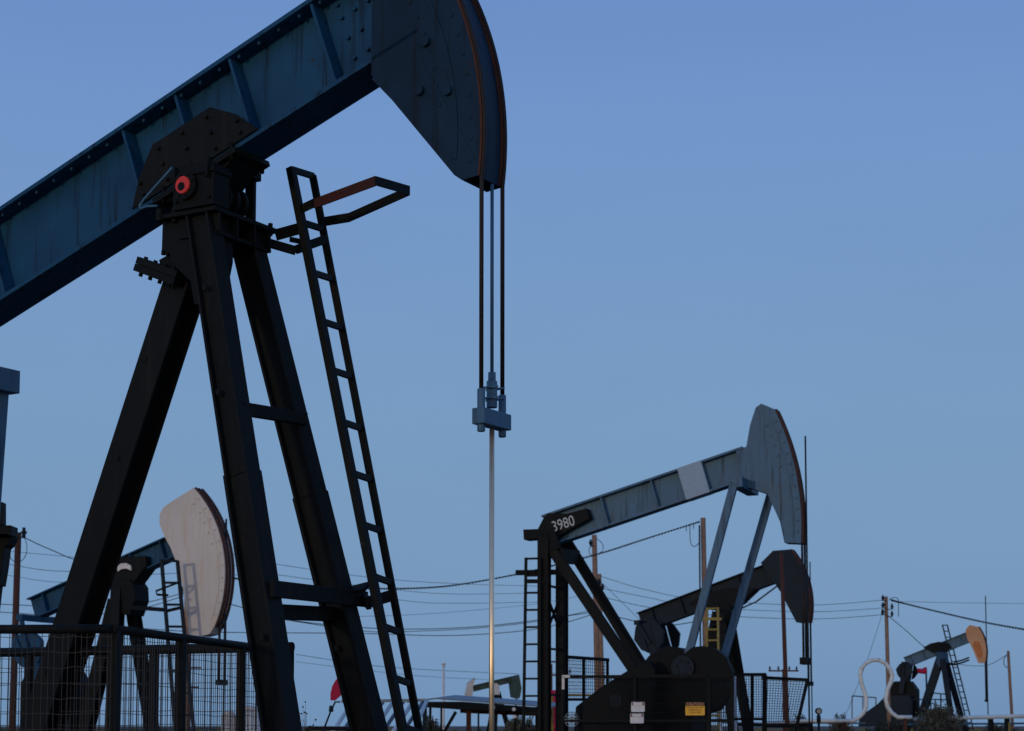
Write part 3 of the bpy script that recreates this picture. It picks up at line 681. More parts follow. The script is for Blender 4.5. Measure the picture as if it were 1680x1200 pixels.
# sheet of mesh panel backing (expanded metal) behind the rails
bm = NB(); q0, q1 = V.at(1000, 1113, -1.47), V.at(1200, 1113, -1.47)
n_ = 60
for i in range(n_ + 1):
    c = q0.lerp(q1, i / n_); bar(bm, (c.x, c.y, .5), (c.x, c.y, zg), .010, .010, V.b)
for j in range(12):
    zz = .6 + (zg - .6) * j / 12; bar(bm, (q0.x, q0.y, zz), (q1.x, q1.y, zz), .010, .010, Z)
part('wire_mesh', bm, 'soot', gf)
def sign(x0_, y0_, x1_, y1_, material, name, label):
    c0, c1 = V.at(x0_, y1_, -1.56), V.at(x1_, y0_, -1.56)
    w_ = (c1 - c0).dot(V.b); h_ = c1.z - c0.z; bm = NB(); q = .012
    prism(bm, [c0 + V.b * q, c0 + V.b * (w_ - q), c0 + V.b * w_ + Z * q, c0 + V.b * w_ + Z * (h_ - q), c0 + V.b * (w_ - q) + Z * h_, c0 + V.b * q + Z * h_, c0 + Z * (h_ - q), c0 + Z * q], V.a * .008)
    return part(name, bm, material, gf, label), c0 + V.b * w_ / 2 + Z * h_ / 2 - V.a * .003, w_, h_
s_, c_, w_, h_ = sign(1124.5, 1152, 1156, 1174, 'signy', 'caution_sign', 'yellow caution sign with black header')
bm = NB(); p = c_ + Z * (h_ / 2 - h_ * .145); bar(bm, p - V.b * w_ / 2, p + V.b * w_ / 2, .004, h_ * .29, V.a); part('sign_header', bm, 'ink', s_)
lettering('CAUTION', p - V.a * .004, V.b, Z, h_ * .22, 'inko', s_, width=w_ * .86)
for k, (tx_, ww) in enumerate((('THIS UNIT MAY START', .90), ('AUTOMATICALLY', .68), ('AT ANY TIME', .56))):
    lettering(tx_, c_ + Z * (h_ * (.10 - .19 * k)) - V.a * .001, V.b, Z, h_ * .115, 'ink', s_, width=w_ * ww)
for (x0_, y0_, x1_, y1_, hd, tx_) in ((1035.5, 1152, 1057.5, 1168.5, 'DANGER', ('HIGH VOLTAGE', 'KEEP AWAY')), (1034, 1171, 1056, 1187, 'DANGER', ('MOVING PARTS', 'KEEP CLEAR'))):
    s_, c_, w_, h_ = sign(x0_, y0_, x1_, y1_, 'signw', 'notice_sign', None)
    bm = NB(); p = c_ + Z * (h_ * .31); bar(bm, p - V.b * w_ * .46, p + V.b * w_ * .46, .004, h_ * .30, V.a); part('sign_header', bm, 'inkr', s_)
    bm = NB(); bar(bm, p - V.b * w_ * .34 - V.a * .003, p + V.b * w_ * .34 - V.a * .003, .004, h_ * .26, V.a); part('header_plate', bm, 'signw', s_)

def panel(name, label, D0, px0, px1, ytop, ybot, posts, flare=0, grp='guard fences of the numbered pumpjack', D1=None, dxy=(.06, .06), yt1=None, mat_='black'):
    """mesh panel between photo columns"""
    D1 = D1 or D0; yt1 = yt1 or ytop
    A, B_ = P(px0, ytop, D0), P(px1, yt1, D1); C0, D_ = P(px0 - flare * .0, ybot, D0), P(px1 - flare, ybot, D1)
    r = thing(name, label, 'fence', (A.x, A.y, 0), 0, grp)
    bm = NB(); bar(bm, A, B_, .06, .05, Z); part('top_rail', bm, mat_, r)
    bm = NB(); bar(bm, C0, D_, .05, .05, Z); part('bottom_rail', bm, mat_, r)
    for t_ in posts:
        bm = NB(); p, q = C0.lerp(D_, t_), A.lerp(B_, t_); e = p + (p - q) * ((p.z - 0) / max(.05, (q.z - p.z))); bar(bm, e, q, .055, .045, (1, 0, 0)); part('post', bm, mat_, r)
    bm = NB(); ln = (B_ - A).length; n = int(ln / dxy[0]); m = int((A.z - C0.z) / dxy[1])
    for i in range(1, n): bar(bm, A.lerp(B_, i / n), C0.lerp(D_, i / n), .009, .009, (1, 0, 0))
    for j in range(1, m): bar(bm, A.lerp(C0, j / m), B_.lerp(D_, j / m), .009, .009, Z)
    part('wire_mesh', bm, 'wire', r); return r
panel('mesh_panel', 'small mesh fence panel right of the numbered pumpjack posts', 33.5, 928, 998, 1078, 1148, (.42, .98), yt1=1083, D1=34.5)
panel('mesh_panel', 'upper mesh fence panel right of the caution sign', 34.0, 1196, 1257, 1107, 1180, (.62, .98), dxy=(.045, .045))
panel('mesh_panel', 'mesh fence panel with slanted right end under the distant horseheads', 33.0, 1250, 1327, 1112, 1192, (.05, .97), flare=18, yt1=1116, dxy=(.05, .045))
panel('mesh_panel', 'mesh fence panel standing behind the caution sign fence', 35.5, 990, 1200, 1111, 1182, (.5, .8), dxy=(.07, .07))

# ---- unit behind it (yellow ladder)
V = Unit(1190, 54.0, 24); r3 = thing('pumpjack', 'black pumpjack with a yellow ladder, standing behind the numbered one', 'pumpjack', V.o, V.rz, PJ)
skid(V, r3, -4.5, 1.5)
legs(V, r3, [(1184, 1008, 1202, 1190, -.25, -.7, .26), (1196, 1010, 1226, 1190, .25, .7, .26), (1180, 1005, 1140, 1190, 0, 0, .34)])
bm = NB(); prism(bm, [V.at(x, y, -.3) for x, y in ((1168, 1030), (1174, 1000), (1184, 986), (1196, 990), (1200, 1008), (1199, 1022), (1184, 1022))], V.a * .6); part('post_head', bm, 'soot', r3, bevel=.02)
beam(V, r3, (1052, 1022), (1290, 932), .62, .34, 'slate')
bm = NB(); prism(bm, [V.at(x, y, -.25) for x, y in ((1130, 990), (1160, 972), (1200, 964), (1240, 966), (1215, 990), (1192, 1002), (1160, 1000))], V.a * .5); part('saddle', bm, 'black', r3, bevel=.02)
circ_head(V, r3, (1190, 995), (1328, 1022), 50, .5, 'slate', [(1310, 1022), (1284, 972), (1252, 925), (1272, 905)])
hang(V, r3, 1327, 1022, 1122, .16, .022, 922, 'thin dark rod beside the raised head of the pumpjack with the yellow ladder')
crankset(V, r3, 1092, 1100, 1.0, 105, V.uz(1060, 1024), 'slate', (.5, .34), .65)
ladder(V, r3, (1160, 997), (1160, 1190), (1178, 997), (1180, 1190), -.95, -.95, .31, 'yellow', .06, zmin=.5)
bm = NB(); bar(bm, V.at(1138, 1015, -.95), V.at(1184, 1016, -.95), .08, .08, Z); part('platform_rail', bm, 'yellow', r3)
bm = NB(); tube(bm, [V.at(*p, -.3) for p in ((1199, 1006), (1240, 988), (1280, 958))], .025, 6); part('brake_cable', bm, 'wire', r3)

# ---- unit on the left with the cream head
V = Unit(205, 42.0, 22); r4 = thing('pumpjack', 'pumpjack with a big cream horsehead seen between the legs of the near one', 'pumpjack', V.o, V.rz, PJ)
skid(V, r4, -4.2, 1.5)
legs(V, r4, [(194, 965, 184, 1200, -.2, -.62, .26), (214, 975, 250, 1200, .2, .62, .26), (192, 985, 140, 1200, 0, 0, .32)])
bm = NB(); prism(bm, [V.at(x, y, -.3) for x, y in ((178, 1005), (182, 965), (190, 950), (212, 950), (220, 962), (221, 985), (212, 1010))], V.a * .6); part('post_head', bm, 'soot', r4, bevel=.02)
beam(V, r4, (55, 1000), (296, 893), .52, .34, 'navy')
bm = NB(); prism(bm, [V.at(x, y, -.24) for x, y in ((165, 950), (195, 915), (238, 912), (240, 928), (216, 960), (190, 966))], V.a * .48); part('saddle', bm, 'black', r4, bevel=.02)
bm = NB(); pts = [(192, 930), (198, 925), (206, 924), (214, 928), (215, 936), (207, 933), (199, 934), (193, 938)]
prism(bm, [V.at(x, y, -.29) for x, y in pts], V.a * .04); part('white_cap', bm, 'white', r4, 'white curved cap over the bearing')
circ_head(V, r4, (205, 950), (359, 1030), 71, .42, 'cream', [(352, 1041), (336, 1045), (318, 1042), (315, 1015), (312, 985), (306, 955), (298, 926), (288, 900), (277, 880), (270, 862), (270, 846), (277, 834), (288, 826)])
hang(V, r4, 365, 1020, 1120, .12, .03, 852, 'thin dark rod beside the cream horsehead')
crankset(V, r4, 92, 1120, .8, 115, V.uz(66, 1016), 'navy', (.45, .3), .6)
ladder(V, r4, (265, 918), (287, 1190), (291, 920), (317, 1190), -.9, -.7, .49, 'slate', .065, zmin=.6)
bm = NB(); bar(bm, V.at(218, 997, -.4), V.at(272, 1001, -.9), .09, .09, Z); bar(bm, V.at(272, 1003, -.9), V.at(298, 997, -.7), .07, .07, Z); part('ladder_bracket', bm, 'black', r4)
bm = NB(); strap(bm, [V.at(293, 956, -.75), V.at(256, 970, -1.1), V.at(258, 976, -1.1), V.at(276, 977, -.9)], .05, .02); part('safety_hoop', bm, 'black', r4)

# ---- small unit far right with the orange head
V = Unit(1549, 91.0, 24); r5 = thing('pumpjack', 'small distant pumpjack with an orange horsehead at the right', 'pumpjack', V.o, V.rz, PJ)
skid(V, r5, -4.2, 1.5)
legs(V, r5, [(1547, 1082, 1562, 1185, -.25, -.8, .26), (1551, 1082, 1579, 1185, .25, .8, .26), (1543, 1080, 1509, 1185, 0, 0, .38)], 'slate')
bm = NB(); prism(bm, [V.at(x, y, -.3) for x, y in ((1535, 1088), (1536, 1070), (1552, 1070), (1553, 1088), (1540, 1096))], V.a * .6); part('post_head', bm, 'navy', r5, bevel=.02)
beam(V, r5, (1486, 1087), (1588, 1046), .52, .34, 'navy2')
bm = NB(); prism(bm, [V.at(x, y, -.28) for x, y in ((1514, 1063), (1526, 1056), (1540, 1053), (1554, 1055), (1559, 1062), (1552, 1069), (1540, 1072), (1528, 1070))], V.a * .56); part('saddle', bm, 'black', r5, bevel=.02)
circ_head(V, r5, (1545, 1070), (1617, 1088), 48, .4, 'peach', [(1606, 1088), (1597, 1066), (1588, 1048), (1585, 1034), (1592, 1026)])
bm = NB(); prism(bm, [V.at(x, y, -.22) for x, y in ((1596, 1058), (1599, 1052), (1607, 1053), (1610, 1062), (1612, 1074), (1608, 1082), (1604, 1078), (1600, 1068))], V.a * .03); part('orange_patch', bm, 'orange', r5, 'orange patch on the side of the head')
hang(V, r5, 1617, 1080, 1150, .14, .035, 978, 'thin dark rod beside the orange horsehead')
crankset(V, r5, 1483, 1132, .9, 80, V.uz(1487, 1089), 'slate', (.4, .28), .6)
ladder(V, r5, (1546, 1025), (1586, 1185), (1554, 1025), (1594, 1185), .9, 1.0, .305, 'slate', .06, zmin=.4)
bm = NB(); bar(bm, V.at(1548, 1089, .2), V.at(1566, 1090, .8), .12, .12, Z); part('ladder_bracket', bm, 'slate', r5)
bm = NB()
for dy in (0, 4): tube(bm, [V.at(x, y + dy, w_) for x, y, w_ in ((1566, 1087, .9), (1580, 1083, .9), (1590, 1079, .9))], .045, 6)
part('safety_hoop', bm, 'slate', r5)
bm = NB(); bar(bm, V.at(1553, 1115, -.4), V.at(1560, 1115, .4), .08, .08, V.b); part('cross_brace', bm, 'slate', r5)
bm = NB(); prism(bm, [V.at(x, y, -1.0) for x, y in ((1408, 1192), (1410, 1176), (1440, 1155), (1452, 1142), (1492, 1141), (1495, 1150), (1494, 1192))], V.a * .6); part('belt_guard', bm, 'slate', r5, bevel=.02)
panel('mesh_panel', 'pale open railing at the left of the small orange headed pumpjack', 92, 1398, 1437, 1142, 1186, (0, .45, 1), grp='railings of the small orange headed pumpjack', dxy=(1.2, 1.2), D1=93, yt1=1145, mat_='galvd')
panel('mesh_panel', 'thin blue grey railing between the legs of the small orange headed pumpjack', 90, 1496, 1558, 1148, 1186, (0, .3, .62, 1), grp='railings of the small orange headed pumpjack', dxy=(1.2, 1.2), mat_='slate')
panel('mesh_panel', 'short raised railing right of the red windsock', 91, 1527, 1560, 1137, 1178, (0, .5, 1), grp='railings of the small orange headed pumpjack', dxy=(1.2, 1.2), mat_='slate', yt1=1140)

# ---- tiny unit in the middle distance, facing left
V = Unit(814, 150.0, 160); r6 = thing('pumpjack', 'tiny green pumpjack facing left beyond the metal roof', 'pumpjack', V.o, V.rz, PJ)
V.a = -V.a  # keep 'w' positive away from the camera
legs(V, r6, [(813, 1136, 806, 1175, 0, .5, .3), (815, 1136, 813, 1175, 0, -.5, .3), (817, 1136, 828, 1175, 0, 0, .34)], 'soot')
bm = NB(); prism(bm, [V.at(x, y, -.3) for x, y in ((807, 1140), (808, 1124), (814, 1121), (819, 1124), (820, 1140))], V.a * .6); part('post_head', bm, 'white', r6)
beam(V, r6, (852, 1112), (776, 1130), .5, .4, 'green')
bm = NB(); prism(bm, [V.at(x, y, -.3) for x, y in ((780, 1112), (776, 1128), (775, 1150), (768, 1150), (766, 1138), (770, 1120))], V.a * .6); part('horsehead', bm, 'cream', r6)
bm = NB(); prism(bm, [V.at(x, y, -.5) for x, y in ((840, 1112), (852, 1108), (856, 1130), (853, 1146), (844, 1144))], V.a * 1.0); part('counterweight', bm, 'green', r6)
for w_ in (-.5, .5):
    bm = NB(); bar(bm, V.at(850, 1114, w_), V.at(846, 1165, w_), .15, .15, V.a); part('pitman', bm, 'green', r6)

# ================================================================== utility poles and wires
def pole(px, top, D, wpx, material, label, lean=0, arm=None, ins=None, boxes=None, name='utility_pole'):
    t_ = P(px, top, D); rad = wpx / 2 * D / FPX; base = Vector((t_.x + lean * D / FPX, t_.y, 0))
    r = thing(name, label, 'utility pole', base, 0, 'utility poles across the field')
    bm = NB(); cyl(bm, base, t_, rad * 1.12, 20, rad * .92); part('pole', bm, material, r)
    for (y, dx0, dx1) in (arm or []):
        p, q = P(px + dx0, y, D - .3), P(px + dx1, y, D - .3); bm = NB(); bar(bm, p, q, .1, .12, Z); part('crossarm', bm, 'wood2', r)
    for (dx, y) in (ins or []):
        p = P(px + dx, y, D - .1); bm = NB()
        cyl(bm, p, p + Z * .1, .05, 10); cyl(bm, p + Z * .1, p + Z * .16, .08, 10); cyl(bm, p + Z * .16, p + Z * .26, .045, 10)
        q = P(px, y, D); 
        if abs(dx) > 1: bar(bm, p, Vector((q.x, p.y, p.z)), .03, .03, Z)
        part('insulator', bm, 'slate', r)
    return r
def smooth(pts, n=10):
    out = []
    for i in range(len(pts) - 1):
        p0, p1, p2, p3 = pts[max(i - 1, 0)], pts[i], pts[i + 1], pts[min(i + 2, len(pts) - 1)]
        for k in range(n):
            t_ = k / n
            out.append(.5 * ((2 * p1) + (p2 - p0) * t_ + (2 * p0 - 5 * p1 + 4 * p2 - p3) * t_ ** 2 + (-p0 + 3 * p1 - 3 * p2 + p3) * t_ ** 3))
    return out + [pts[-1]]
def wire(label, pts, D0, D1=None, r_=.8, material='wire', name='power_line', lash=False, grp='overhead lines across the sky'):
    D1 = D1 or D0; x0_, x1_ = pts[0][0], pts[-1][0]
    W = [P(x, y, D0 + (D1 - D0) * (x - x0_) / (x1_ - x0_)) for x, y in pts]; W = smooth(W)
    bm = NB(); tube(bm, W, r_ * D0 / FPX, 6)
    if lash:
        for i in range(0, len(W) - 1):
            for k in (.2, .7): 
                c = W[i].lerp(W[i + 1], k); cyl(bm, c - Z * r_ * 1.9 * D0 / FPX, c + Z * r_ * 1.2 * D0 / FPX, r_ * 1.0 * D0 / FPX, 6)
    solo(name, bm, material, label, 'cable', W[0], grp)
pole(30, 874, 48, 11, 'wood2', 'reddish brown utility pole at the left edge', lean=-3, ins=[(9, 882)], )
pole(308, 882, 62, 9, 'wood', 'pale brown utility pole in front of the cream horsehead', lean=2, arm=None, ins=[(10, 950), (-10, 975)])
pole(975, 878, 75, 9, 'wood', 'utility pole standing left of a shorter one, right of the slanting brace', lean=6, ins=[(-6, 896), (8, 960)])
pole(983, 942, 80, 8, 'wood', 'short utility pole tight against the right of a taller one', lean=6, ins=[(6, 968)])
pole(1153.5, 850, 66, 9, 'wood', 'tallest rusty brown utility pole behind the numbered pumpjack beam', lean=4)
bm = NB(); cyl(bm, P(1147.5, 862, 65.8), Vector((P(1147.5, 862, 65.8).x, 65.8, 0)), .03, 8)
part('conduit', bm, 'wire', bpy.data.objects['utility_pole.004'])
pole(1282, 908, 50, 7, 'wood2', 'dark red brown utility pole below the raised heads', lean=8)
pole(1453.5, 979, 85, 6.5, 'wood', 'utility pole left of the orange headed pumpjack', lean=2, ins=[(-5, 986), (-5, 998), (-5, 1009), (10, 1000), (10, 1012)])
pole(1654, 1068, 88, 5, 'wood', 'short leaning utility pole near the right edge', lean=6)
pole(1285, 1098, 120, 4, 'wood2', 'distant crossarm pole above the slanted mesh panel', arm=[(1101, -24, 25)], ins=[(-22, 1100), (-8, 1100), (10, 1100), (22, 1100)])
pole(905, 1090, 110, 3, 'wood2', 'distant pole with two crossarms behind the numbered pumpjack posts', arm=[(1086, -18, 28), (1108, -22, 32)], ins=[(-16, 1085), (26, 1085), (30, 1105), (-20, 1107)])
pole(312, 1070, 100, 4, 'wood2', 'distant pole with short crossarms seen through the wire mesh', arm=[(1096, -12, 18), (1128, -6, 14)])
W_ = [
 ('lashed dark cable rising to the tallest utility pole', [(1148, 856), (1060, 884), (985, 908), (900, 930), (845, 943), (740, 961), (650, 966), (560, 964), (453, 959), (380, 948)], 66, 60, 1.0, True),
 ('highest thin line left of the numbered pumpjack', [(312, 888), (365, 905), (455, 926), (620, 949), (750, 958), (886, 962)], 64, 80, .45, False),
 ('second thin line left of the numbered pumpjack', [(312, 905), (365, 922), (455, 943), (650, 968), (750, 975), (886, 973)], 64, 80, .45, False),
 ('third thin line left of the numbered pumpjack', [(312, 935), (365, 940), (650, 984), (750, 990), (886, 988)], 64, 80, .45, False),
 ('thin line rising towards the short pole above the dark pair', [(540, 1012), (650, 1010), (760, 1003), (886, 990), (980, 972)], 64, 80, .35, False),
 ('upper line of the dark sagging pair', [(316, 975), (365, 988), (466, 1015), (545, 1026), (640, 1032), (740, 1031), (840, 1023), (978, 1004)], 64, 78, .8, False),
 ('middle line of the dark sagging pair', [(466, 1017), (600, 1036), (680, 1036), (780, 1031), (886, 1019), (978, 1000)], 64, 78, .65, False),
 ('lowest dark sagging line across the near legs', [(215, 1030), (330, 1037), (530, 1039), (610, 1040), (740, 1043), (860, 1035), (930, 1021), (978, 1006)], 70, 78, .75, False),
 ('faint low line above the red windsock', [(486, 1074), (600, 1091), (700, 1099), (850, 1106)], 95, 110, .45, False),
 ('faint lower line above the red windsock', [(486, 1086), (600, 1100), (700, 1110), (850, 1118)], 95, 110, .35, False),
 ('highest thin line right of the short pole', [(986, 946), (1060, 968), (1150, 984), (1325, 993), (1448, 985)], 80, 85, .45, False),
 ('middle thin line right of the short pole', [(990, 966), (1060, 980), (1150, 996), (1325, 1004), (1448, 998)], 80, 85, .45, False),
 ('lowest thin line right of the short pole', [(990, 980), (1060, 996), (1150, 1008), (1325, 1016), (1448, 1009)], 80, 85, .5, False),
 ('slanting guy line right of the short pole', [(986, 955), (1040, 1008), (1092, 1062)], 80, 80, .4, False),
 ('sagging dark cable left of the tallest pole', [(1010, 1012), (1060, 1023), (1100, 1026), (1148, 1019)], 66, 66, .8, False),
 ('thick lashed cable falling to the right edge', [(1462, 984), (1475, 988), (1540, 1004), (1620, 1022), (1700, 1036)], 85, 70, .95, True),
 ('slanting cable down to the orange headed pumpjack', [(1457, 1010), (1490, 1038), (1512, 1058), (1536, 1075)], 85, 90, .6, False),
 ('guy line slanting left from the pole above the pipe loop', [(1447, 1009), (1424, 1080), (1400, 1142), (1385, 1180)], 85, 85, .35, False),
 ('faint straight line at the top right of the tall pole', [(1462, 987), (1560, 989), (1700, 991)], 100, 110, .35, False),
 ('drooping line from the short leaning pole', [(1572, 1090), (1600, 1093), (1625, 1090), (1653, 1074)], 90, 88, .45, False),
 ('dark cable falling right from the reddish pole', [(36, 880), (60, 892), (90, 905), (125, 919), (180, 930), (240, 917), (304, 893)], 48, 62, .8, False),
 ('thin upper line at the left edge', [(-40, 898), (40, 907), (115, 914), (200, 925), (304, 905)], 60, 62, .4, False),
 ('thin middle line at the left edge', [(-40, 916), (60, 934), (115, 938), (220, 943), (304, 940)], 60, 62, .5, False),
 ('thin lower line at the left edge', [(-40, 934), (60, 952), (110, 956), (210, 960)], 60, 62, .4, False),
 ('dark low line at the left edge above the fence', [(-40, 990), (50, 994), (95, 1000), (220, 992), (302, 973)], 60, 62, .7, False),
 ('lower of the two dark lines at the left edge above the fence', [(-40, 1002), (50, 1008), (95, 1013), (220, 1001), (302, 978)], 60, 62, .7, False),
]
for lb, pts, D0, D1, rr_, ls in W_: wire(lb, pts, D0, D1, rr_, lash=ls)
# jumper loops on poles
def loop(parent_name, pts, D, label=None):
    o = bpy.data.objects[parent_name]; bm = NB(); tube(bm, smooth([P(x, y, D) for x, y in pts], 6), .6 * D / FPX, 6); part('jumper_wire', bm, 'wire', o)
loop('utility_pole', [(34, 882), (42, 886), (44, 905), (38, 918), (30, 922)], 47.8)
loop('utility_pole', [(26, 895), (18, 900), (17, 915), (24, 922)], 47.8)
loop('utility_pole.002', [(979, 884), (988, 892), (989, 903), (980, 910)], 74.8)
loop('utility_pole.002', [(972, 896), (967, 900), (967, 908), (972, 912)], 74.8)
loop('utility_pole.004', [(1132, 862), (1132, 880), (1134, 893), (1140, 897), (1147, 890), (1149, 878)], 65.6)
for dx in (1126, 1132, 1138): loop('utility_pole.004', [(dx, 862 - (dx - 1126) * .35), (dx, 872 - (dx - 1126) * .35)], 65.7)
loop('utility_pole.006', [(1458, 985), (1464, 981), (1471, 981), (1474, 986), (1474, 1000), (1474, 1012)], 84.8)
loop('utility_pole.006', [(1451, 990), (1447, 1000), (1446, 1009)], 84.8)
loop('utility_pole.007', [(1652, 1074), (1647, 1082), (1648, 1092), (1653, 1096)], 87.8)

# ================================================================== expansion loop pipeline on the right
def pipe_thing(name, label, cat, pts, r_, material, n=12, sm=4, group=None):
    bm = NB(); tube(bm, smooth([Vector(p) for p in pts], sm) if sm else [Vector(p) for p in pts], r_, n)
    base = Vector((pts[0][0], pts[0][1], 0)); r = thing(name, label, cat, base, 0, group)
    part('pipe', bm, material, r); return r
D = 60
lp = [(1240, 1189), (1320, 1183), (1398, 1183), (1406, 1180), (1416, 1171), (1421, 1160), (1421, 1145), (1414, 1122), (1411, 1107), (1413, 1097), (1420, 1089), (1430, 1083.5), (1441, 1083), (1452, 1088), (1460, 1098), (1464, 1108), (1462, 1118), (1456, 1132), (1453, 1148), (1456, 1160), (1463, 1170), (1473, 1177), (1496, 1177)]
pr = pipe_thing('steam_pipe', 'silver steam pipe with an omega shaped loop standing up', 'pipe', [P(x, y, D) for x, y in lp], 3.4 * D / FPX, 'galv', sm=0, n=14)
bm = NB()
for i in range(3, len(lp) - 1):
    p, q = P(*lp[i], D), P(*lp[i + 1], D); d = (P(*lp[i + 1], D) - P(*lp[i - 1], D)).normalized(); cyl(bm, p - d * .012, p + d * .012, 3.6 * D / FPX, 14)
part('cladding_band', bm, 'white', pr)
for x in (1330, 1385, 1485):
    p = P(x, 1185 if x < 1400 else 1179, D); bm = NB(); bar(bm, (p.x, p.y, 0), (p.x, p.y, p.z), .1, .1, (1, 0, 0)); part('pipe_support', bm, 'rust', pr)
pr = pipe_thing('steam_pipe', 'long straight silver pipe running to the right edge', 'pipe', [P(1500, 1180, 60), P(1570, 1178, 58), P(1800, 1172, 50)], 3.2 * D / FPX, 'galv', sm=0)
for x in (1625, 1652):
    p = P(x, 1178, 56); bm = NB(); bar(bm, (p.x, p.y, 0), (p.x, p.y, p.z), .12, .2, (1, 0, 0)); part('pipe_support', bm, 'soot', pr)
pipe_thing('flow_line', 'thin dark blue pipe lying low under the silver pipe', 'pipe', [P(1490, 1189, 75), P(1700, 1187, 75)], 1.6 * 75 / FPX, 'navy2', sm=0)
pipe_thing('flow_line', 'thin grey pipe running low behind the mesh panels', 'pipe', [P(1180, 1186, 80), P(1420, 1187, 80)], 1.4 * 80 / FPX, 'galvd', sm=0)
# pressure gauge on a stem
p = P(1343, 1167, 26); g = thing('pressure_gauge', 'round pressure gauge on a thin dark stem', 'gauge', (p.x, p.y, 0))
bm = NB(); cyl(bm, (p.x, p.y, 0), (p.x, p.y, p.z), .018, 10); cyl(bm, (p.x, p.y, p.z - .16), (p.x, p.y, p.z - .06), .03, 8); part('stem', bm, 'slate', g)
bm = NB(); cyl(bm, p - Vector((0, .03, 0)), p + Vector((0, .03, 0)), .047, 24); part('gauge_case', bm, 'slate', g)
bm = NB(); cyl(bm, p - Vector((0, .034, 0)), p - Vector((0, .0302, 0)), .033, 24); part('dial', bm, 'glass', g)
# windsock
def windsock(name, label, tip, mast_top, D, ln, r0_, r1_, mast_r):
    t_ = P(*mast_top, D); r = thing(name, label, 'windsock', (t_.x, t_.y, 0), 0, 'red windsocks')
    bm = NB(); cyl(bm, (t_.x, t_.y, 0), t_, mast_r, 8); part('mast', bm, 'slate', r)
    q = P(*tip, D); d = (q - t_); bm = NB(); n_ = 16; pts = []
    rings = []
    for i in range(9):
        k = i / 8; c = t_ + d * k - Z * (.25 * ln * k * (1 - k)); rr_ = r0_ + (r1_ - r0_) * k; rr_ *= 1 + .08 * math.sin(9 * k)
        _, s, t = frame_of(t_, q, (0, 1, 0)); rings.append([bm.verts.new(c + (s * math.cos(6.2832 * j / n_) + t * math.sin(6.2832 * j / n_)) * rr_) for j in range(n_)])
    for A, B2 in zip(rings, rings[1:]):
        for j in range(n_): bm.faces.new((A[j], A[(j + 1) % n_], B2[(j + 1) % n_], B2[j])).smooth = True
    part('sock', bm, 'sock', r)
    bm = NB(); _, s, t = frame_of(t_, q, (0, 1, 0)); tube(bm, [t_ + (s * math.cos(6.2832 * j / 20) + t * math.sin(6.2832 * j / 20)) * r0_ for j in range(21)], .012, 6); part('hoop', bm, 'slate', r)
windsock('windsock', 'small red windsock on a mast left of the orange headed pumpjack', (1505.5, 1100.5), (1519.5, 1100), 84, .5, .15, .10, .04)
# red oval flag left of the leaning post
D = 24; f = thing('warning_flag', 'limp dark red oval flag on a slanting arm behind the near legs', 'flag', (P(535, 1198, D).x, D, 0))
bm = NB(); prism(bm, [P(x, y, D) for x, y in ((542, 1149), (542, 1138), (545, 1126), (550, 1117), (556, 1111), (566, 1108), (570, 1118), (566, 1132), (558, 1142), (549, 1150))], Vector((0, .05, 0))); part('flag_panel', bm, 'sock', f)
bm = NB(); tube(bm, [P(532, 1195, D), P(543, 1166, D), P(550, 1152, D), P(558, 1152, D)], .013, 6); cyl(bm, P(544, 1158, D), P(543, 1168, D), .03, 10); cyl(bm, P(532, 1195, D), (P(532, 1195, D).x, D, 0), .014, 6); part('arm', bm, 'slate', f)

# ================================================================== metal roof shelter and inclined pipes
D = 40; A, B_ = P(668, 1153, D), P(905, 1162, D)
sh = thing('shelter', 'open shelter with a low metal roof on posts behind the bright rod', 'shelter', (A.x, A.y, 0))
bm = NB(); back_v = Vector((.3, 3.5, .12))
def wz(p, z): return Vector((p.x, p.y, z))
pts = [P(668, 1154, D), P(690, 1151, D), P(716, 1147.5, D), P(860, 1158, D), P(905, 1162, D)]
for p, q in zip(pts, pts[1:]):
    prism(bm, [p, q, q + back_v, p + back_v], Z * .03)
n_ = 44
for i in range(n_):
    c = pts[0].lerp(pts[-1], i / n_)
part('roof', bm, 'galvd', sh)
bm = NB()
pts2 = [P(690, 1160, D), P(760, 1165, D), P(905, 1169, D)]; tops = [P(690, 1151.5, D), P(760, 1151.5, D), P(905, 1162.5, D)]
prism(bm, [pts2[0], pts2[1], pts2[2], tops[2], tops[1], tops[0]], Vector((0, .08, 0))); part('fascia_beam', bm, 'soot', sh)
bm = NB(); prism(bm, [P(755, 1170, D + 1), P(905, 1176, D + 1), P(905, 1166, D + 1), P(755, 1160, D + 1)], Vector((0, .1, 0))); part('fascia_beam', bm, 'rust', sh)
for x, wd_, m_ in ((706, 4, 'soot'), (724, 3, 'soot'), (769, 8, 'rust'), (785, 3, 'slate'), (808, 5, 'galv'), (845, 4, 'soot'), (880, 4, 'soot')):
    p = P(x, 1160, D + .6); bm = NB(); bar(bm, (p.x, p.y, 0), (p.x, p.y, p.z), wd_ * D / FPX, .1, (1, 0, 0)); part('post', bm, m_, sh)
bm = NB(); bar(bm, P(748, 1168, D + .3), P(726, 1206, D + .3), .07, .07, (0, 1, 0)); part('brace', bm, 'soot', sh)
for x, y in ((809, 1161), (843, 1164), (844, 1176)):
    bm = NB(); c = P(x, y, D - .2); cyl(bm, c - Vector((.0, .04, 0)), c + Vector((0, .04, 0)), .04, 14); part('lamp_housing', bm, 'white', sh)
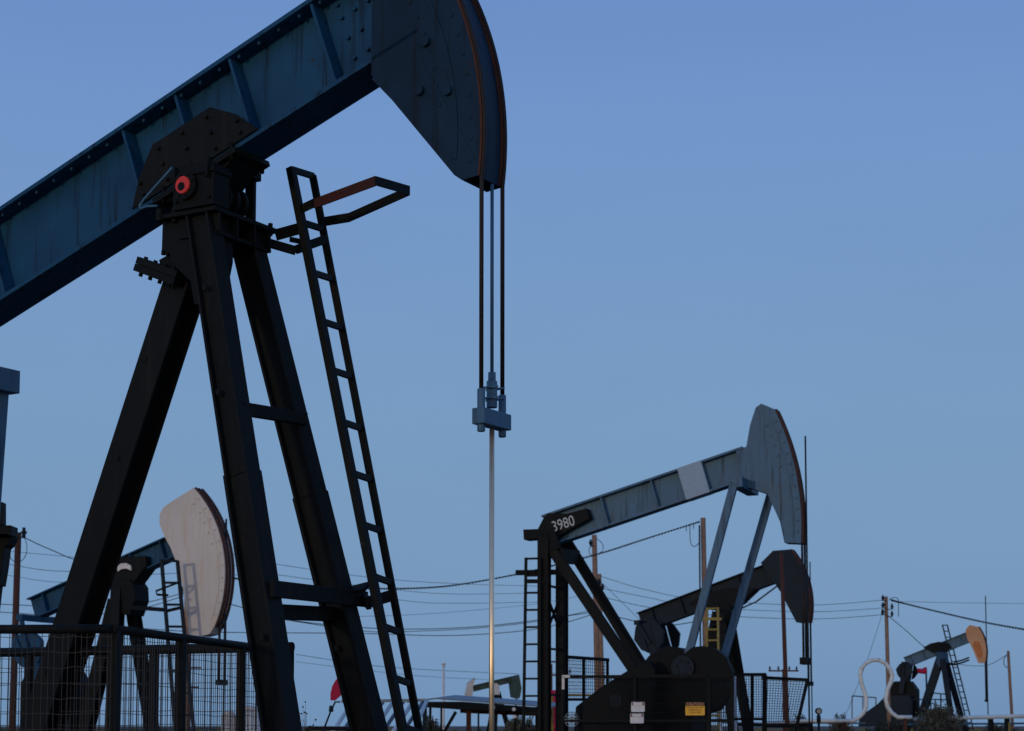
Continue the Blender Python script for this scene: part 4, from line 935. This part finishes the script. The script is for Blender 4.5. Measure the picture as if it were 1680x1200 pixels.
for i in range(9):
    x = 547 + i * 16.5; xt = x + 33; Dp = 30 + (i % 2) * .4
    p0_, p1_ = P(x, 1199, Dp), P(min(xt, 700), 1150, Dp + .5); e = p0_ + (p0_ - p1_) * (p0_.z / (p1_.z - p0_.z))
    bm = NB(); cyl(bm, e, p1_, .034, 12)
    nm = ('leftmost', 'second', 'third', 'fourth', 'fifth', 'sixth', 'seventh', 'eighth', 'rightmost')[i]
    solo('inclined_pipe', bm, 'galv' if i % 2 == 0 else 'galvd', nm + ' of the nine slanting grey pipes behind the near front legs', 'pipe', (e.x, e.y, 0), 'slanting grey pipes behind the near legs')
p = P(560, 1151, 30.6); q = P(700, 1149, 30.6); rk = thing('pipe_rack', 'dark steel rack carrying the slanting grey pipes', 'rack', (p.x, p.y, 0))
bm = NB(); bar(bm, p, q, .05, .06, Z); part('rack_beam', bm, 'galvd', rk)
for x in (612, 697):
    c = P(x, 1150, 30.6); bm = NB(); bar(bm, (c.x, c.y, 0), c, .07, .07, (1, 0, 0)); part('post', bm, 'slate', rk)
# white mast
p = P(728, 1091, 70); m_ = thing('light_mast', 'thin white mast rising behind the metal roof', 'mast', (p.x, p.y, 0))
bm = NB(); cyl(bm, (p.x, p.y, 0), p, .045, 10); part('mast', bm, 'white', m_)
bm = NB(); cyl(bm, p, p + Z * .07, .08, 12); part('lamp_head', bm, 'white', m_)
# ribbed tanks seen through the mesh
for (x0_, x1_, yt, lb) in ((389, 426, 1158, 'pale ribbed tank behind the mesh beside the near front leg'), (365, 386, 1166, 'smaller pale ribbed tank left of a larger one behind the mesh')):
    Dt = 44; c = P((x0_ + x1_) / 2, yt, Dt); rad = (x1_ - x0_) / 2 * Dt / FPX; t_ = thing('storage_tank', lb, 'tank', (c.x, c.y, 0), 0, 'pale tanks behind the wire mesh')
    bm = NB(); cyl(bm, (c.x, c.y, 0), (c.x, c.y, c.z - .1), rad, 28); part('shell', bm, 'galv', t_)
    bm = NB()
    for i in range(22):
        q = 2 * math.pi * i / 22; o = Vector((c.x + math.cos(q) * rad, c.y + math.sin(q) * rad, 0)); cyl(bm, o, o + Z * (c.z - .1), .02, 6)
    part('rib', bm, 'white', t_)
    bm = NB(); cyl(bm, (c.x, c.y, c.z - .1), (c.x, c.y, c.z), rad * 1.04, 28, rad * .5); part('dome', bm, 'white', t_)
# post head of another unit, cut by the left frame edge
D = 14; c = P(-8, 900, D)
ph = thing('steel_post', 'black flanged steel post top cut off by the left edge', 'post', (c.x, c.y, 0))
bm = NB(); prism(bm, [P(x, y, D) for x, y in ((-30, 862), (18, 862), (18, 874), (19, 880), (13, 893), (7, 898), (3, 930), (-2, 960), (-30, 960))], Vector((0, .2, 0))); part('flange_head', bm, 'soot', ph, bevel=.004)
bm = NB(); bar(bm, P(-14, 826, D + .1), P(-14, 862, D + .1), .10 * 2, .10, (1, 0, 0)); part('upper_post', bm, 'black', ph)
bm = NB(); bar(bm, P(-14, 880, D - .02), P(-14, 877, D - .02), .32, .3, (1, 0, 0)); part('flange_plate', bm, 'black', ph)
bm = NB(); bar(bm, P(-16, 955, D + .1), Vector((P(-16, 955, D).x - .3, D + .1, 0)), .16, .16, (1, 0, 0)); part('lower_post', bm, 'black', ph)
# yellow marker posts
for px_, py_, Dm, lb in ((1656, 1185, 40, 'yellow marker post under the silver pipe at the right edge'), (1496, 1196, 42, 'yellow marker post at the foot of the shrub')):
    c = P(px_, py_, Dm); bm = NB(); cyl(bm, (c.x, c.y, 0), c, .028, 12); solo('marker_post', bm, 'yellow', lb, 'marker post', (c.x, c.y, 0), 'yellow marker posts')
# low dark flow line header along the foreground right and valves
for (x0_, x1_, y, Dv, lb) in ((505, 572, 1195, 27, 'flat dark steel channel low between the near legs'), (1200, 1330, 1189, 36, 'dark steel skid beam low behind the slanted mesh panel')):
    p, q = P(x0_, y, Dv), P(x1_, y + 1, Dv); t_ = thing('steel_beam', lb, 'beam', (p.x, p.y, 0))
    bm = NB(); bar(bm, p, q, .2, .06, (0, 1, 0)); part('channel', bm, 'soot', t_)
    for c in (p, q): bm = NB(); bar(bm, (c.x, c.y, 0), c, .08, .08, (1, 0, 0)); part('post', bm, 'soot', t_)

# small coloured things low behind the numbered unit
for px_, y0_, y1_, Dm, lb in ((1206, 1108, 1182, 34.6, 'taller white post behind the mesh panel right of the caution sign'), (1182, 1114, 1148, 36.5, 'shorter white post left of the taller white one')):
    c = P(px_, y0_, Dm); bm = NB(); cyl(bm, (c.x, c.y, 0), c, .028, 12); solo('white_post', bm, 'white', lb, 'post', (c.x, c.y, 0), 'white posts behind the mesh panels')
c = P(911, 1146, 46); dr = thing('red_drum', 'red drum standing behind the posts of the numbered pumpjack', 'drum', (c.x, c.y, 0))
bm = NB(); cyl(bm, (c.x, c.y, .2), P(911, 1133, 46), .28, 24); part('drum', bm, 'sock', dr)
bm = NB()
for q in (.9, 1.5): cyl(bm, (c.x, c.y, q), (c.x, c.y, q + .03), .295, 24)
part('hoop', bm, 'darkred', dr)
c = P(896, 1140, 45); yr = thing('handrail', 'thin yellow handrail low behind the numbered pumpjack', 'handrail', (c.x, c.y, 0))
bm = NB(); bar(bm, c, P(986, 1141, 45), .05, .05, Z); part('rail', bm, 'yellow', yr)
for x in (906, 984):
    p = P(x, 1141, 45); bm = NB(); bar(bm, (p.x, p.y, 0), (p.x, p.y, p.z), .05, .05, (1, 0, 0)); part('post', bm, 'yellow', yr)
# ================================================================== plants
def shrub(label, px, top, D, wpx, material, n=2600, seed=1, ls=.05, name='shrub', group='shrubs along the field edge'):
    rnd = random.Random(seed); c = P(px, top, D); h = c.z; rad = wpx / 2 * D / FPX
    r = thing(name, label, 'shrub', (c.x, c.y, 0), 0, group)
    bt = NB(); bl = NB()
    tips = []
    for i in range(90):
        q = rnd.uniform(0, 6.283); e = rnd.uniform(.02, 1.0) ** .5; k = rnd.uniform(.55, 1.05)
        tip = Vector((c.x + math.cos(q) * rad * e * k, c.y + math.sin(q) * rad * e * k, h * (1 - .24 * e ** 3) * rnd.uniform(.90, 1.0)))
        m1 = Vector((c.x, c.y, 0)).lerp(tip, .5) + Vector((rnd.uniform(-.1, .1), rnd.uniform(-.1, .1), .1)) * h * .3
        tube(bt, smooth([Vector((c.x, c.y, 0)), m1, tip], 4), .008, 5); tips.append((m1, tip))
    for i in range(n):
        m1, tip = rnd.choice(tips); t_ = rnd.uniform(.15, 1.06); o = m1.lerp(tip, t_) + Vector([rnd.gauss(0, .07 * rad) for _ in range(3)])
        if o.z < .05: continue
        v = Vector([rnd.gauss(0, 1) for _ in range(3)]).normalized(); u_ = v.cross(Vector([rnd.gauss(0, 1) for _ in range(3)])).normalized(); s = ls * rnd.uniform(.5, 1.3)
        bl.faces.new([bl.verts.new(o + v * s), bl.verts.new(o + u_ * s * .35), bl.verts.new(o - v * s), bl.verts.new(o - u_ * s * .35)])
    part('stem', bt, 'twig', r); part('foliage', bl, material, r)
shrub('large dusty shrub in front of the orange headed pumpjack', 1540, 1156, 44, 96, 'leaf', 9000, 3, .045)
shrub('pale shrub at the left foot of the pipe loop', 1378, 1173, 70, 44, 'leaf', 1500, 4, .07)
shrub('dark bush under the metal roof by the near ladder', 706, 1174, 36, 46, 'leafd', 1800, 5, .045)
shrub('grey green bush under the metal roof right of the bright rod', 856, 1176, 46, 84, 'leaf', 2600, 6, .06)
shrub('small bush behind the mesh panels by the pressure gauge', 1313, 1173, 75, 40, 'leafd', 1200, 7, .08)
shrub('dark bush between the straight pipe and the right edge', 1640, 1184, 62, 70, 'leafd', 1500, 8, .06)
shrub('dark bush left of the large dusty shrub', 1455, 1184, 66, 90, 'leafd', 1800, 9, .06)
# weed stalk with seed heads
c = P(499, 1150, 9.5); wd = thing('weed_stalk', 'thin dry weed with dark seed heads between the near legs', 'weed', (c.x, c.y, 0))
bt = NB(); bs = NB(); rnd = random.Random(5)
for (x, y) in ((501, 1152), (497, 1160), (495, 1171), (500, 1169), (503, 1171), (491, 1171), (498, 1182), (493, 1184), (518, 1181), (514, 1190), (509, 1192), (505, 1194)):
    p = P(x, y, 9.5); root_p = P(500, 1215, 9.5); tube(bt, smooth([root_p, root_p.lerp(p, .5) + Vector((.004, 0, .01)), p], 4), .0007, 5)
    bmesh.ops.create_icosphere(bs, subdivisions=2, radius=rnd.uniform(.0028, .0055), matrix=Matrix.Translation(p))
tube(bt, [Vector((c.x, c.y, 0)), P(500, 1215, 9.5)], .0015, 5)
part('stem', bt, 'twig', wd); part('seed_head', bs, 'twig', wd)
# scrub cover on the ground beyond, too dense to count
bm = NB(); rnd = random.Random(11)
for i in range(9000):
    Y = rnd.uniform(90, 420); X = rnd.uniform(-.33, .33) * Y; s = rnd.uniform(.2, .7) * (1 if rnd.random() > .12 else 2.0); o = Vector((X, Y, 0))
    v = Vector((rnd.uniform(-1, 1), rnd.uniform(-1, 1), 0)).normalized() * s
    bm.faces.new([bm.verts.new(o - v), bm.verts.new(o + v), bm.verts.new(o + v * rnd.uniform(.2, .8) + Z * s * rnd.uniform(.5, 1.1)), bm.verts.new(o - v * rnd.uniform(.2, .8) + Z * s * rnd.uniform(.5, 1.1))])
me = bpy.data.meshes.new('scrub'); bm.to_mesh(me); bm.free(); me.materials.append(M['leaf']); o = bpy.data.objects.new('scrub', me); C.objects.link(o); o['kind'] = 'stuff'; o['label'] = 'low dry scrub covering the far ground'; o['category'] = 'scrub'
